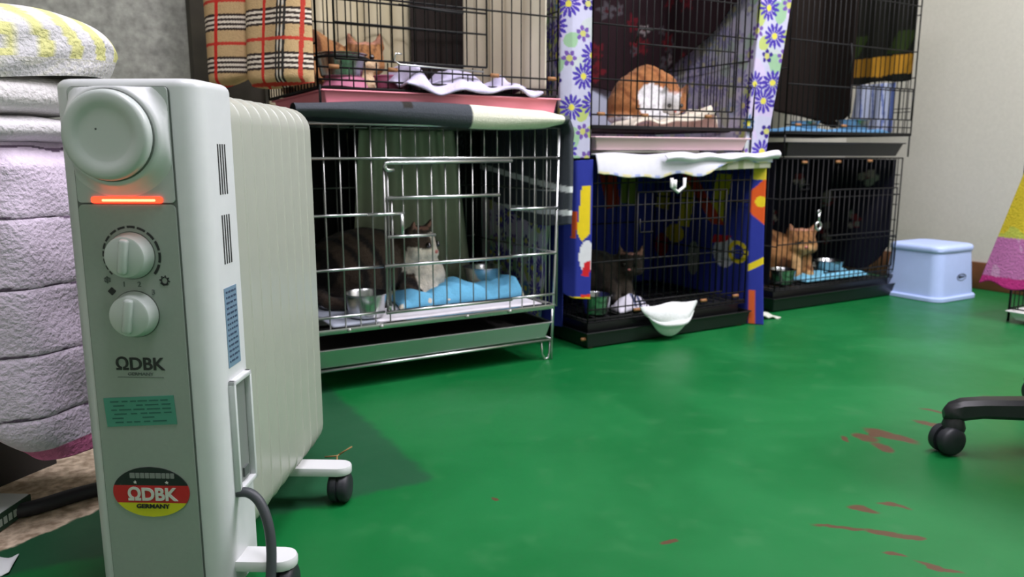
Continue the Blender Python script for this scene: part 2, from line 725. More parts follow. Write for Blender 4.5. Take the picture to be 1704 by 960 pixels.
b1 = badge_band('badge_band', .0085, BB, m_bk, 'black top band of the oval badge')
b2 = badge_band('badge_band', -.0135, .0085, m_rd, 'red middle band of the oval badge')
b3 = badge_band('badge_band', -BB, -.0135, m_yl, 'yellow bottom band of the oval badge')
front_text('badge_lettering', '\u03A9DBK', .0215, -.0025, .1607, m_bw, bold=.0007, sx=1.0, d=-.0052, parent=b2)
front_text('badge_lettering', 'GERMANY', .0074, -.0025, .1462, m_print, bold=.0002, sx=1.15, d=-.0052, parent=b3)
x = -.0275
while x < .0235:
    w = random.uniform(.004, .0065)
    face_plate('badge_mark', x, x + w, .1815, .1880, -.0050, mat('badge_grey_print', (128, 130, 128), .5), rad=.0006, th=.0004, parent=b1)
    x += w + .0008
front_text('badge_mark', '\u2605', .005, -.0215, .1762, m_bw, d=-.0052, parent=b1)
front_text('badge_mark', '\u2605', .005, .0165, .1762, m_bw, d=-.0052, parent=b1)


# right side of the cover: vents, label, cord pocket
def side_plate(name, d0, d1, z0, z1, s0, s1, m, parent=heater, label=None, bev=0.0):
    return box(name, s0, s1, d0, d1, z0, z1, m, parent, bev, label, xf=H)


for (za, zb) in ((.512, .570), (.430, .488)):
    for k in range(4):
        dd = .0425 + k * .0066
        side_plate('vent_slot', dd, dd + .0030, za, zb, .0815, .0834, m_dark)
lab = side_plate('rating_label', .035, .0715, .305, .402, .0825, .0836, mat('blue_grey_label', (112, 138, 160), .4), label='blue-grey rating label with small print')
for k in range(14):
    zz = .397 - k * .0065
    d = .039
    while d < .066:
        w = random.uniform(.003, .010)
        side_plate('print_line', d, min(d + w, .068), zz - .0018, zz + .0006, .0834, .0839, mat('navy_print', (52, 66, 92), .5), parent=lab)
        d += w + .0025
# pocket frame
pk = side_plate('cord_pocket', .034, .082, .150, .285, .0822, .0834, mat('pocket_grey', (120, 126, 122), .5), label='grey sunken cord pocket with white rim')
for (da, db, za, zb) in ((.030, .036, .146, .290), (.080, .086, .146, .290), (.030, .086, .284, .290), (.030, .086, .146, .152)):
    side_plate('pocket_rim', da, db, za, zb, .082, .0905, m_cover, parent=pk, bev=.0012)
side_plate('socket', .056, .070, .158, .170, .0832, .0860, mat('socket_grey', (86, 92, 90), .5), parent=pk)


# fins
def fin_geo(d0, d1, r, z0, z1, rc, rcb):
    prof = []
    for (cx, cz, a0, rr) in ((r - rc, z1 - rc, 0, rc), (-r + rc, z1 - rc, 90, rc), (-r + rcb, z0 + rcb, 180, rcb), (r - rcb, z0 + rcb, 270, rcb)):
        for k in range(8):
            q = math.radians(a0 + 90 * k / 7)
            prof.append((cx + rr * math.cos(q), cz + rr * math.sin(q)))
    n = len(prof)
    b = .0045
    rings = [(d0, .0011), (d0 + .0012, .0003), (d0 + .0024, 0), (d0 + .0044, .0002), (d0 + .0070, .0012), (d0 + .0090, .0014), (d1 - .0006, .0011), (d1, .0011)]
    vs, fs = [], []
    zc = (z0 + z1) / 2
    for d, ins in rings:
        for x, z in prof:
            sx_ = (r - ins) / r
            sz_ = ((z1 - z0) / 2 - ins) / ((z1 - z0) / 2)
            vs.append(tuple(H((x * sx_, d, zc + (z - zc) * sz_))))
    for i in range(len(rings) - 1):
        for j in range(n):
            fs.append((i * n + j, i * n + (j + 1) % n, (i + 1) * n + (j + 1) % n, (i + 1) * n + j))
    fs.append(tuple(range(n))[::-1])
    fs.append(tuple((len(rings) - 1) * n + j for j in range(n)))
    return vs, fs


NF = 9
pitch = (.424 - .089) / NF
vs, fs = fin_geo(0, pitch - .0001, .0805, .050, .632, .036, .045)
me0 = None
for i in range(NF):
    dd = .0895 + i * pitch
    if me0 is None:
        o = obj('radiator_fin', [tuple(Vector(v) + HA * dd) for v in vs], fs, m_fin, heater)
        autosmooth(o, 40)
        me0 = o
        base_loc = o.location.copy()
    else:
        o = me0.copy()
        COL.objects.link(o)
        o.parent = heater
        o.location = base_loc + HA * (pitch * i)
vs, fs = tube_geo([H((0, .086, .12)), H((0, .424, .12))], .022, 12)
obj('oil_tube', vs, fs, m_dark, heater, True)
vs, fs = tube_geo([H((0, .086, .56)), H((0, .424, .56))], .022, 12)
obj('oil_tube', vs, fs, m_dark, heater, True)

# caster arms
m_arm = mat('white_arm_plastic', (212, 214, 214), .35)


def caster_arm(dc):
    prof = []
    L_, w = .153, .020
    Ll = .078
    for k in range(9):
        q = math.radians(-90 + 180 * k / 8)
        prof.append((L_ - w + w * math.cos(q), dc + w * math.sin(q)))
    for k in range(9):
        q = math.radians(90 + 180 * k / 8)
        prof.append((-Ll + w + w * math.cos(q), dc + w * math.sin(q)))
    n = len(prof)
    vs = []
    for z, s in ((.050, .97), (.052, 1.0), (.060, 1.0), (.063, .96)):
        for r, d in prof:
            vs.append(tuple(H((r * (1 - (1 - s) * .2), dc + (d - dc) * s, z))))
    fs = []
    for i in range(3):
        for j in range(n):
            fs.append((i * n + j, i * n + (j + 1) % n, (i + 1) * n + (j + 1) % n, (i + 1) * n + j))
    fs.append(tuple(range(n))[::-1])
    fs.append(tuple(3 * n + j for j in range(n)))
    a = obj('caster_arm', vs, fs, m_arm, heater, label='white caster arm')
    autosmooth(a, 40)
    for sgn in (1, -1):
        rc = .133 if sgn > 0 else -.060
        Mw = Matrix.Translation(H((rc, dc, .0255))) @ Matrix(((HR.x, 0, HA.x, 0), (HR.y, 0, HA.y, 0), (0, 1, 0, 0), (0, 0, 0, 1))) @ Matrix.Rotation(math.pi / 2, 4, 'Y')
        Mw = Matrix.Translation(H((rc, dc, .0255))) @ Matrix(((0, HA.x, HR.x, 0), (0, HA.y, HR.y, 0), (1, 0, 0, 0), (0, 0, 0, 1)))
        wv = .016
        lathe('caster_wheel', [(.006, -wv - .001), (.018, -wv - .001), (.0235, -wv + .002), (.0252, -wv + .006), (.0252, -.0025), (.022, -.0015), (.022, .0015), (.0252, .0025), (.0252, wv - .006), (.0235, wv - .002), (.018, wv + .001), (.006, wv + .001)],
              Mw, m_rubber, a, 28, label='black caster wheel')
        lathe('wheel_pivot', [(.007, 0), (.007, .010), (.005, .012)], T(*H((rc, dc, .046))), m_rubber, a, 12)


caster_arm(.038)
caster_arm(.322)
# power cord
pts = []
ctrl = [(.080, .036, .146), (.098, .034, .147), (.113, .030, .136), (.124, .024, .110), (.128, .018, .075), (.127, .008, .035), (.124, -.006, .009), (.112, -.035, .007), (.08, -.09, .007), (.03, -.15, .007), (-.05, -.2, .007)]


def catmull(c, n=6):
    out = []
    c = [Vector(q) for q in c]
    for i in range(len(c) - 1):
        p0, p1, p2, p3 = c[max(i - 1, 0)], c[i], c[i + 1], c[min(i + 2, len(c) - 1)]
        for k in range(n):
            t = k / n
            out.append(.5 * ((2 * p1) + (p2 - p0) * t + (2 * p0 - 5 * p1 + 4 * p2 - p3) * t * t + (3 * p1 - p0 - 3 * p2 + p3) * t ** 3))
    out.append(c[-1])
    return out


tube('power_cord', [H(p) for p in catmull(ctrl)], .0062, mat('charcoal_cord', (58, 62, 66), .5), heater, 10, label='thick charcoal power cord')

# ------------------------------------------------------------------ cages
m_bwire = mat('black_wire', (22, 22, 22), .55, spec=.25)
m_chrome = mat('chrome_wire', (205, 208, 208), .28, metal=1.0)
m_cwire = mat('steel_wire', (150, 152, 148), .36, metal=.8)
m_steel = mat('stainless_steel', (190, 192, 192), .24, metal=1.0, noise=.03, nscale=30)
m_rust = mat('rusty_tan_hook', (150, 104, 62), .6)
m_btray = mat('black_plastic', (20, 22, 24), .35)


def frange(a, b, step):
    n = max(1, int(round((b - a) / step)))
    return [a + (b - a) * i / n for i in range(n + 1)]


def panel(parent, name, axis, c, a0, a1, z0, z1, m, r, step, rails, skip=None):
    """a wire panel; axis 'x': runs along x at y=c, axis 'y': along y at x=c"""
    P = (lambda a, z: (a, c, z)) if axis == 'x' else (lambda a, z: (c, a, z))
    R_ = r * 1.5
    p = multi_tube(name, [[P(a0, z0), P(a1, z0)], [P(a0, z1), P(a1, z1)], [P(a0, z0), P(a0, z1)], [P(a1, z0), P(a1, z1)]], R_, m, parent, 6)
    for a in frange(a0, a1, step)[1:-1]:
        if skip and skip[0] < a < skip[1]:
            if skip[2] - z0 > .03:
                bar('bar', P(a, z0), P(a, skip[2]), r, m, p)
            if z1 - skip[3] > .03:
                bar('bar', P(a, skip[3]), P(a, z1), r, m, p)
        else:
            bar('bar', P(a, z0), P(a, z1), r, m, p)
    for rl in rails:
        if isinstance(rl, tuple):
            z, b0, b1 = rl
        else:
            z, b0, b1 = rl, a0, a1
        bar('rail', P(b0, z), P(b1, z), r * 1.35, m, p)
    return p


def lid(parent, x0, x1, y0, y1, z, m, r, step, name='top_panel'):
    p = multi_tube(name, [[(x0, y0, z), (x1, y0, z)], [(x0, y1, z), (x1, y1, z)], [(x0, y0, z), (x0, y1, z)], [(x1, y0, z), (x1, y1, z)]], r * 1.5, m, parent, 6)
    for a in frange(x0, x1, step)[1:-1]:
        bar('bar', (a, y0, z), (a, y1, z), r, m, p)
    bar('rail', (x0, (y0 + y1) / 2, z), (x1, (y0 + y1) / 2, z), r * 1.35, m, p)
    return p


def tray(name, x0, x1, y0, y1, z0, z1, m, parent, th=.004, flare=.016, lip=.008, label=None):
    """open pan with sloping sides and a rim"""
    def ring(dx, z):
        return [(x0 - dx, y0 - dx, z), (x1 + dx, y0 - dx, z), (x1 + dx, y1 + dx, z), (x0 - dx, y1 + dx, z)]
    R_ = [ring(-flare, z0), ring(0, z1 - th), ring(lip, z1 - th), ring(lip, z1), ring(-th * .3, z1), ring(-flare - th, z0 + th)]
    vs = [p for r in R_ for p in r]
    fs = [(3, 2, 1, 0)]
    for i in range(5):
        for j in range(4):
            fs.append((i * 4 + j, i * 4 + (j + 1) % 4, i * 4 + 4 + (j + 1) % 4, i * 4 + 4 + j))
    fs.append((20, 21, 22, 23))
    o = obj(name, vs, fs, m, parent, False, label)
    b = o.modifiers.new('bev', 'BEVEL')
    b.width = .0022
    b.segments = 2
    return o


def hook(parent, x, y, z):
    vs, fs = tube_geo([(x - .011, y, z), (x + .011, y, z)], .0052, 8)
    return obj('rail_hook', vs, fs, m_rust, parent, True, label='rusty tan hook')


def door(parent, x0, x1, z0, z1, y, m, r, step, rails=(), latch=None):
    d = multi_tube('door', [[(x0, y, z0), (x1, y, z0)], [(x0, y, z1), (x1, y, z1)], [(x0, y, z0), (x0, y, z1)], [(x1, y, z0), (x1, y, z1)]], r * 1.5, m, parent, 6)
    for a in frange(x0, x1, step)[1:-1]:
        bar('bar', (a, y, z0), (a, y, z1), r, m, d)
    for z in rails:
        bar('rail', (x0, y, z), (x1, y, z), r * 1.35, m, d)
    if latch:
        tube('latch', latch, r * 1.6, m, d, 6, label='sliding latch bolt')
    return d


W = .0017
# --- upper left black cage with the pink tray
c1 = thing('pet_cage', 'black wire cage with bright pink tray, stacked on the chrome cage', 'cage', (.825, 1.98, .655))
YB = 2.21
panel(c1, 'front_panel', 'x', 1.745, .508, 1.145, .703, 1.26, m_bwire, W, .0275, [.749, .722, .905, 1.08], skip=(.545, .935, .765, 1.16))
panel(c1, 'side_panel', 'y', .508, 1.745, YB, .703, 1.26, m_bwire, W, .0275, [.80, .92])
panel(c1, 'side_panel', 'y', 1.145, 1.745, YB, .703, 1.26, m_bwire, W, .0275, [.80, .92])
panel(c1, 'back_panel', 'x', YB, .508, 1.145, .703, 1.26, m_bwire, W, .040, [.80, .92])
lid(c1, .508, 1.145, 1.745, YB, 1.26, m_bwire, W, .04)
lid(c1, .508, 1.145, 1.745, YB, .705, m_bwire, W, .04, 'floor_grid')
door(c1, .548, .932, .768, 1.15, 1.739, m_bwire, W, .0275, [.846, .895], latch=[(.70, 1.733, .895), (.80, 1.733, .8905), (.865, 1.733, .8895)])
multi_tube('corner_leg', [[(.512, 1.743, .655), (.512, 1.743, .71)]], .003, m_bwire, c1)
multi_tube('corner_leg', [[(1.142, 1.743, .655), (1.142, 1.743, .71)]], .003, m_bwire, c1)
tube('door_bolt', [(.705, 1.733, .786), (.690, 1.733, .786), (.686, 1.733, .770), (.700, 1.733, .762), (.92, 1.733, .757)], .0022, m_chrome, c1, 6, label='shiny wire bolt of the lower door edge')
for x in (.545, .685, .955, 1.125):
    hook(c1, x, 1.741, .750)
for x in (.58, .70, .88):
    bar('wire_tie', (x, 1.741, .749), (x, 1.741, .722), W, m_bwire, c1)
m_pink = mat('pink_plastic', (246, 148, 164), .38)
tray('tray', .520, 1.140, 1.738, 2.20, .660, .700, m_pink, c1, flare=.006, label='bright pink plastic tray')

# --- chrome cage below it
CH = .0018
c2 = thing('pet_cage', 'chrome wire cage on the floor with a stainless drip pan', 'cage', (.82, 1.95, 0))
YF = 1.722
p = multi_tube('front_panel', [[(.452, YF, .057), (1.120, YF, .057)], [(.452, YF, .625), (1.138, YF, .625)], [(.452, YF, .02), (.452, YF, .625)], [(1.120, YF, .057), (1.124, YF, .15), (1.138, YF, .625)]], .0036, m_chrome, c2, 8)
for i in range(17):
    x = 1.136 - .037 * (i + 1)
    if x < .458:
        break
    if .655 < x < .985:
        bar('bar', (x, YF, .54), (x, YF, .625), CH, m_cwire, p)
    else:
        bar('bar', (x, YF, .15), (x, YF, .625), CH, m_cwire, p)
for z, a, b in ((.5475, .452, 1.137), (.419, .452, .645), (.417, .986, 1.134), (.2945, .452, .640), (.2955, .986, 1.130), (.184, .452, .640), (.184, .986, 1.124)):
    bar('rail', (a, YF - .004, z), (b, YF - .004, z), .0034, m_chrome, p)
box('sill', .452, 1.124, YF - .004, YF + .018, .143, .156, m_steel, c2, .0015, label='stainless strip under the door')
for x in (.55, .63, .86, .985):
    lathe('bolt', [(.005, 0), (.005, .003), (.002, .005)], Matrix.Translation((x, YF - .004, .149)) @ Matrix.Rotation(math.pi / 2, 4, 'X'), m_steel, c2, 12)
yd = YF - .010
d = multi_tube('door', [[(.645, yd, .525), (.645, yd, .187)], [(.662, yd, .46), (.662, yd, .187)]], .0028, m_cwire, c2, 8)
for i in range(9):
    x = 1.136 - .037 * (i + 5)
    bar('bar', (x, yd + .003, .187), (x, yd + .003, .540), CH, m_cwire, d)
tube('door_bar', [(.668, yd - .004, .521), (.652, yd - .004, .520), (.645, yd - .004, .527), (.648, yd - .004, .536), (.660, yd - .004, .5375), (.986, yd - .004, .5400)], .0045, m_chrome, d, 8, label='thick bright top bar ending in a curled hook')
for z, a, b in ((.4555, .648, .950), (.2955, .640, .986), (.1835, .640, .986)):
    bar('door_bar', (a, yd - .004, z), (b, yd - .004, z), .0044, m_chrome, d)
tube('latch', [(.60, yd - .008, .4185), (.69, yd - .008, .4195)], .0036, m_chrome, d, 8, label='chrome latch slide')
tube('latch', [(.683, yd - .010, .418), (.683, yd - .010, .365)], .0042, m_chrome, d, 8, label='upright part of the latch')
tube('latch', [(.646, yd - .012, .3655), (.768, yd - .012, .3650)], .0036, m_chrome, d, 8, label='latch handle bar')
lathe('latch_knob', [(.0045, -.004), (.0055, 0), (.0045, .004)], T(.648, yd - .006, .196), m_chrome, d, 12)
for xs in (.452, 1.134):
    panel(c2, 'side_panel', 'y', xs, YF, 2.19, .15, .625, m_cwire, CH, .037, [.295, .46])
panel(c2, 'back_panel', 'x', 2.19, .452, 1.134, .15, .625, m_cwire, CH, .037, [.30, .46])
lid(c2, .452, 1.134, YF, 2.19, .625, m_cwire, CH, .05)
g = lid(c2, .452, 1.124, YF, 2.19, .150, m_cwire, CH, .037, 'floor_grid')
tray('drip_pan', .458, 1.112, 1.716, 2.17, .062, .110, m_steel, c2, flare=.010, lip=.006, label='stainless drip pan')
box('pan_liner', .525, 1.092, 1.745, 2.15, .067, .069, mat('dark_pan_liner', (36, 32, 28), .8), c2, label='dark litter sheet in the pan')
for (xs, ys) in ((1.106, 1.728), (.466, 1.728), (1.106, 2.18), (.466, 2.18)):
    tube('foot', [(xs - .016, ys, .055), (xs - .014, ys, .018), (xs - .004, ys, .003), (xs + .006, ys, .004), (xs + .010, ys, .018), (xs + .012, ys, .055)], .003, m_chrome, c2, 8)
for ys in (1.722, 2.19):
    bar('corner_post', (1.120, ys, .002), (1.120, ys, .15), .0030, m_chrome, c2)
    bar('corner_post', (.452, ys, .002), (.452, ys, .15), .0030, m_chrome, c2)
bar('bottom_rail', (.452, 2.19, .057), (1.12, 2.19, .057), .0036, m_chrome, c2)
bar('bottom_rail', (1.120, 1.722, .057), (1.120, 2.19, .057), .0036, m_chrome, c2)
bar('bottom_rail', (.452, 1.722, .057), (.452, 2.19, .057), .0036, m_chrome, c2)


def black_cage(label, x0, x1, y0, y1, z0, zt, base, rails, dr, hooks, zfl, step=.0275, drails=(), latch=None, traym=None, trayz=None, traylabel=None, skipz=None):
    c = thing('pet_cage', label, 'cage', ((x0 + x1) / 2, (y0 + y1) / 2, base))
    panel(c, 'front_panel', 'x', y0, x0, x1, z0, zt, m_bwire, W, step, rails, skip=(dr[0], dr[1], dr[2], dr[3]))
    for xs in (x0, x1):
        panel(c, 'side_panel', 'y', xs, y0, y1, z0, zt, m_bwire, W, step, [z0 + (zt - z0) * .34, z0 + (zt - z0) * .70])
    panel(c, 'back_panel', 'x', y1, x0, x1, z0, zt, m_bwire, W, .045, [z0 + (zt - z0) * .5])
    lid(c, x0, x1, y0, y1, zt, m_bwire, W, .045)
    lid(c, x0, x1, y0, y1, zfl, m_bwire, W, .045, 'floor_grid')
    door(c, dr[0] + .003, dr[1] - .003, dr[2] + .003, dr[3] - .003, y0 - .006, m_bwire, W, step, drails, latch)
    for x, z in hooks:
        hook(c, x, y0 - .004, z)
    return c


# --- middle stack
c3 = black_cage('black wire cage with pale pink tray, upper of the middle stack between flowered curtains', 1.270, 1.895, 1.765, 2.23, .628, 1.26, .565,
                [.664, .634, .76, .905, 1.08], (1.42, 1.80, .68, 1.17), [(1.30, .666), (1.455, .666), (1.70, .668)], .632, drails=(.76, .86, 1.0),
                latch=[(1.47, 1.755, .90), (1.42, 1.755, .90), (1.41, 1.755, .86)])
tray('tray', 1.278, 1.862, 1.752, 2.22, .568, .605, mat('pale_pink_plastic', (226, 190, 196), .4), c3, flare=.010, label='pale pink plastic tray')
for x in (1.271, 1.893):
    bar('corner_leg', (x, 1.768, .553), (x, 1.768, .63), .003, m_bwire, c3)
bar('wire_tie', (1.47, 1.762, .664), (1.47, 1.762, .634), W, m_bwire, c3)

c4 = black_cage('black wire cage on the floor wrapped in a bright blue printed cloth', 1.275, 1.905, 1.772, 2.23, .075, .543, 0,
                [.112, .085, .25, .41, .475], (1.44, 1.80, .12, .45), [(1.262, .030), (1.452, .098), (1.72, .100), (1.86, .102)], .082, drails=(.22, .36),
                latch=[(1.45, 1.762, .37), (1.45, 1.762, .33), (1.50, 1.762, .33)])
tray('base', 1.262, 1.918, 1.755, 2.24, .004, .050, m_btray, c4, flare=.008, lip=.004, label='black plastic base tray')
box('inner_base', 1.285, 1.895, 1.785, 2.22, .012, .072, m_btray, c4, .004)
for x in (1.29, 1.89):
    for y in (1.78, 2.22):
        lathe('foot', [(.010, 0), (.010, .006)], T(x, y, 0), m_rust, c4, 12)

# --- right stack
c5 = black_cage('black wire cage with black tray, upper of the stack nearest the beige wall', 2.140, 2.842, 1.850, 2.30, .625, 1.26, .543,
                [.655, .632, .79, .935, 1.10], (2.46, 2.83, .68, .80), [(2.20, .655), (2.44, .655)], .630,
                latch=[(2.44, 1.84, .94), (2.45, 1.84, .89), (2.44, 1.84, .84)])
tray('tray', 2.150, 2.790, 1.842, 2.29, .548, .597, m_btray, c5, label='black plastic tray')
for x in (2.145, 2.84):
    bar('corner_leg', (x, 1.852, .545), (x, 1.852, .63), .003, m_bwire, c5)
for k, z in enumerate((.715, .728)):
    bar('door_loop', (2.842, 1.86, z), (2.842, 1.93, z), W, m_bwire, c5)

c6 = black_cage('black wire cage on the floor beside the blue stool', 2.150, 2.825, 1.862, 2.30, .075, .540, 0,
                [.105, .082, .24, .40], (2.40, 2.80, .12, .43), [(2.26, .527), (2.44, .528), (2.62, .530)], .082, drails=(.26,))
tray('base', 2.135, 2.838, 1.848, 2.31, .004, .052, m_btray, c6, flare=.008, lip=.004, label='black plastic base tray')
box('inner_base', 2.16, 2.815, 1.875, 2.29, .012, .072, m_btray, c6, .004)
for z in (.475, .44, .36, .30, .22):
    bar('side_loop', (2.826, 1.87, z), (2.826, 1.93, z), W * 1.2, m_bwire, c6)
# small wire buckle on the front
tube('door_buckle', [(2.24, 1.857, .450), (2.29, 1.857, .450), (2.29, 1.857, .432), (2.24, 1.857, .432)], W, m_bwire, c6, 6, closed=True)

# --- cage at the right edge of the picture
c7 = thing('pet_cage', 'dark wire cage at the edge of the picture with a yellow and pink cloth', 'cage', (2.98, 1.2, 0))
panel(c7, 'front_panel', 'y', 2.720, .98, 1.362, .045, .62, m_bwire, W, .0275, [.11, .33, .48])
panel(c7, 'side_panel', 'x', 1.362, 2.720, 3.24, .045, .62, m_bwire, W, .0275, [.11, .33, .48])
panel(c7, 'side_panel', 'x', .98, 2.720, 3.24, .045, .62, m_bwire, W, .04, [.33])
panel(c7, 'back_panel', 'y', 3.24, .98, 1.362, .045, .62, m_bwire, W, .04, [.33])
lid(c7, 2.72, 3.24, .98, 1.362, .62, m_bwire, W, .05)
for (xx, yy) in ((2.72, .98), (2.72, 1.362), (3.24, .98), (3.24, 1.362)):
    bar('corner_post', (xx, yy, .001), (xx, yy, .63), .004, m_bwire, c7)
tray('tray', 2.695, 3.22, 1.0, 1.350, .010, .042, mat('white_tray_plastic', (232, 232, 230), .4), c7, label='white plastic tray')

# ------------------------------------------------------------------ fabrics
mc = dict(rough=.95, vcol=True, sheen=.0, spec=.15)
m_terry = mat('terry_cloth', noise=.05, nscale=120, bump=.9, bscale=150, **mc)
m_cotton = mat('cotton_cloth', noise=.03, nscale=60, bump=.2, bscale=500, **mc)
m_fleece = mat('fleece_cloth', noise=.06, nscale=160, bump=.4, bscale=300, **mc)


def base_col(n, rgb):
    c = np.empty((n, 3))
    c[:] = lin(rgb)
    return c


def thing_cloth(name, label, cat, f, nu, nv, m, color, thick=.003, group=None):
    o = cloth(name, f, nu, nv, m, color, None, thick)
    tag(o, label, cat, group)
    return o


# --- checked blanket on the left side of the upper cage
def f_plaid(u, v):
    a = np.clip(u / .46, 0, 1)
    b = np.clip((u - .46) / .54, 0, 1)
    amp = np.where(u < .46, .034 * np.sin(np.pi * a) ** .7, .046 * np.sin(np.pi * b) ** .6 + .006 * np.sin(3 * np.pi * b))
    x0, y0, _ = path_xy([(.497, 1.735), (.47, 1.765), (.315, 2.00)], 1 - u)
    zb = np.where(u < .46, .735 - .028 * np.sin(np.pi * (.15 + .85 * a)) ** .6, .712 - .012 * np.sin(np.pi * b))
    z = zb + (1.24 - zb) * v
    k = .75 + .45 * (1 - sm(0, .6, v))
    amp = amp * k * (1 - .5 * np.exp(-(v / .02) ** 2))
    return x0 - .80 * amp + .012 * (1 - v) * np.exp(-(u / .12) ** 2), y0 - .60 * amp, z


def c_plaid(u, v, x, y, z):
    c = base_col(len(u), (196, 166, 122))
    s = u * .44
    t = z
    def stripe(a, per, pos, w):
        return np.abs((a - pos + per / 2) % per - per / 2) < w
    q = .094
    one = lambda pos, w: np.abs(s - pos - .05 * (z - .8)) < w
    for kk in (-1.5, -.5, .5, 1.5):
        setc(c, stripe(t, q, .757 + kk * .0104, .0026), (58, 48, 44))
    for kk in (-1, 0, 1):
        setc(c, stripe(t, q, .757 + kk * .0104, .0026), (226, 214, 196))
    for kk in (-1, 0, 1):
        setc(c, one(.375 + kk * .012, .0034), (52, 50, 48))
    for kk in (-.5, .5):
        setc(c, one(.375 + kk * .012, .0024) & ~stripe(t, q, .757, .020), (214, 206, 190))
    setc(c, stripe(t, q, .757 + .047, .0036), (196, 66, 54))
    setc(c, one(.105, .0066), (204, 52, 44))
    setc(c, one(.310, .0054), (200, 58, 48))
    setc(c, one(.425, .004), (190, 66, 54))
    return c


thing_cloth('checked_blanket', 'beige blanket with red and black checks hanging in two folds beside the upper cage', 'blanket', f_plaid, 300, 340, m_fleece, c_plaid, .004)

# --- grey and white blanket over the chrome cage
def bl_front(u, v):
    # u along x, v around the roll
    q = v * 2 * np.pi
    x = .440 + u * .705
    bul = .016 + .007 * np.sin(u * 7.5 + 1.2) + .004 * np.sin(u * 15)
    bul = bul * (1 - .55 * sm(.9, 1.0, u)) * (1 - .3 * sm(.18, 0, u))
    zc = .652 - .006 * u + .004 * np.sin(u * 6)
    hz = (.0235 + .005 * np.sin(u * 6 + 4.2)) * (1 - .45 * sm(.88, 1.0, u)) * (1 - .25 * sm(.25, 0, u))
    yc = 1.706
    return x, yc - np.cos(q) * (.012 + bul * .9), zc + np.sin(q) * hz


def bl_col(u, v, x, y, z):
    c = base_col(len(u), (74, 78, 84))
    setc(c, x > .862, (226, 226, 206))
    setc(c, (np.abs(x - .70) < .010) & (z > .662), (52, 50, 46))
    setc(c, x > 1.127, (72, 76, 82))
    return c


blk = thing('fleece_blanket', 'dark grey fleece blanket with a white end, rolled over the chrome cage', 'blanket', (.82, 1.93, .63))
cloth('rolled_edge', bl_front, 150, 28, m_fleece, bl_col, blk, 0, label='rolled front edge, grey turning white')
cloth('top_sheet', lambda u, v: (.49 + u * .65, 1.722 + v * .47, .640 + .006 * np.sin(u * 9 + v * 5)), 40, 30, m_fleece, lambda u, v, x, y, z: base_col(len(u), (70, 74, 80)), blk, .008)


def bl_side(u, v):
    yy = 1.702 + u * .49
    zb = .372 + .03 * u - .02 * np.sin(u * 5)
    z = .655 - v * (.655 - zb)
    bul = .010 * np.sin(np.pi * sm(0, .25, v)) + .006 * np.sin(u * 8 + v * 3)
    x = 1.145 + .010 * sm(0, .2, v) + bul * .5 + .006 * np.exp(-(u / .03) ** 2)
    return x, yy, z


def bl_side_c(u, v, x, y, z):
    c = base_col(len(u), (68, 72, 78))
    zz = z - .10 * u
    setc(c, np.abs(z - (.463 + .055 * u)) < .008, (216, 220, 220))
    setc(c, np.abs(z - (.402 - .004 * u)) < .0075, (216, 220, 220))
    return c


cloth('hanging_side', bl_side, 60, 90, m_fleece, bl_side_c, blk, .014, label='grey side flap with two white stripes')

# --- flower print
def flowers_color(s, t, bg=(190, 190, 212), seed=3, scale=1.0):
    c = base_col(len(s), bg)
    r = np.random.default_rng(seed)
    fl = []
    cell = .066 * scale
    n0, n1 = int(s.max() / cell) + 2, int((t.max() - t.min()) / cell) + 2
    kinds = []
    for i in range(-1, n0):
        for j in range(-1, n1):
            fl.append(((i + .5 + .5 * (j % 2) + r.uniform(-.18, .18)) * cell, t.min() + (j + .5 + r.uniform(-.2, .2)) * cell, r.integers(0, 5), r.uniform(0, 6)))
    setc(c, nz(s, t, 40, seed) > .25, (198, 186, 216))
    setc(c, nz(s, t, 40, seed) < -.35, (188, 196, 196))
    for (a, b, k, ph) in fl:      # blurred leaves below
        d = np.hypot((s - a - .03 * scale), (t - b + .02 * scale) * .8)
        if k in (0, 2, 3):
            setc(c, d < .020 * scale * (1 + .3 * np.sin(5 * np.arctan2(t - b, s - a) + ph)), (176, 190, 112) if k != 3 else (150, 186, 150))
    for (a, b, k, ph) in fl:
        dx, dy = s - a, t - b
        d = np.hypot(dx, dy)
        th = np.arctan2(dy, dx)
        if k in (0, 1):
            n, R_, colr = 13, .036, (74, 58, 160)
        elif k == 2:
            n, R_, colr = 11, .026, (70, 120, 170)
        elif k == 3:
            n, R_, colr = 6, .022, (112, 84, 160)
        else:
            n, R_, colr = 5, .020, (58, 44, 128)
        R_ *= scale
        fr = np.abs(((th + ph) * n / (2 * np.pi)) % 1 - .5)
        w = .42 * np.sin(np.pi * np.clip(d / R_, 0, 1)) ** .6
        setc(c, (d < R_) & (fr < w), colr)
        setc(c, d < .0085 * scale, (214, 206, 84) if k < 3 else (190, 190, 110))
    return c


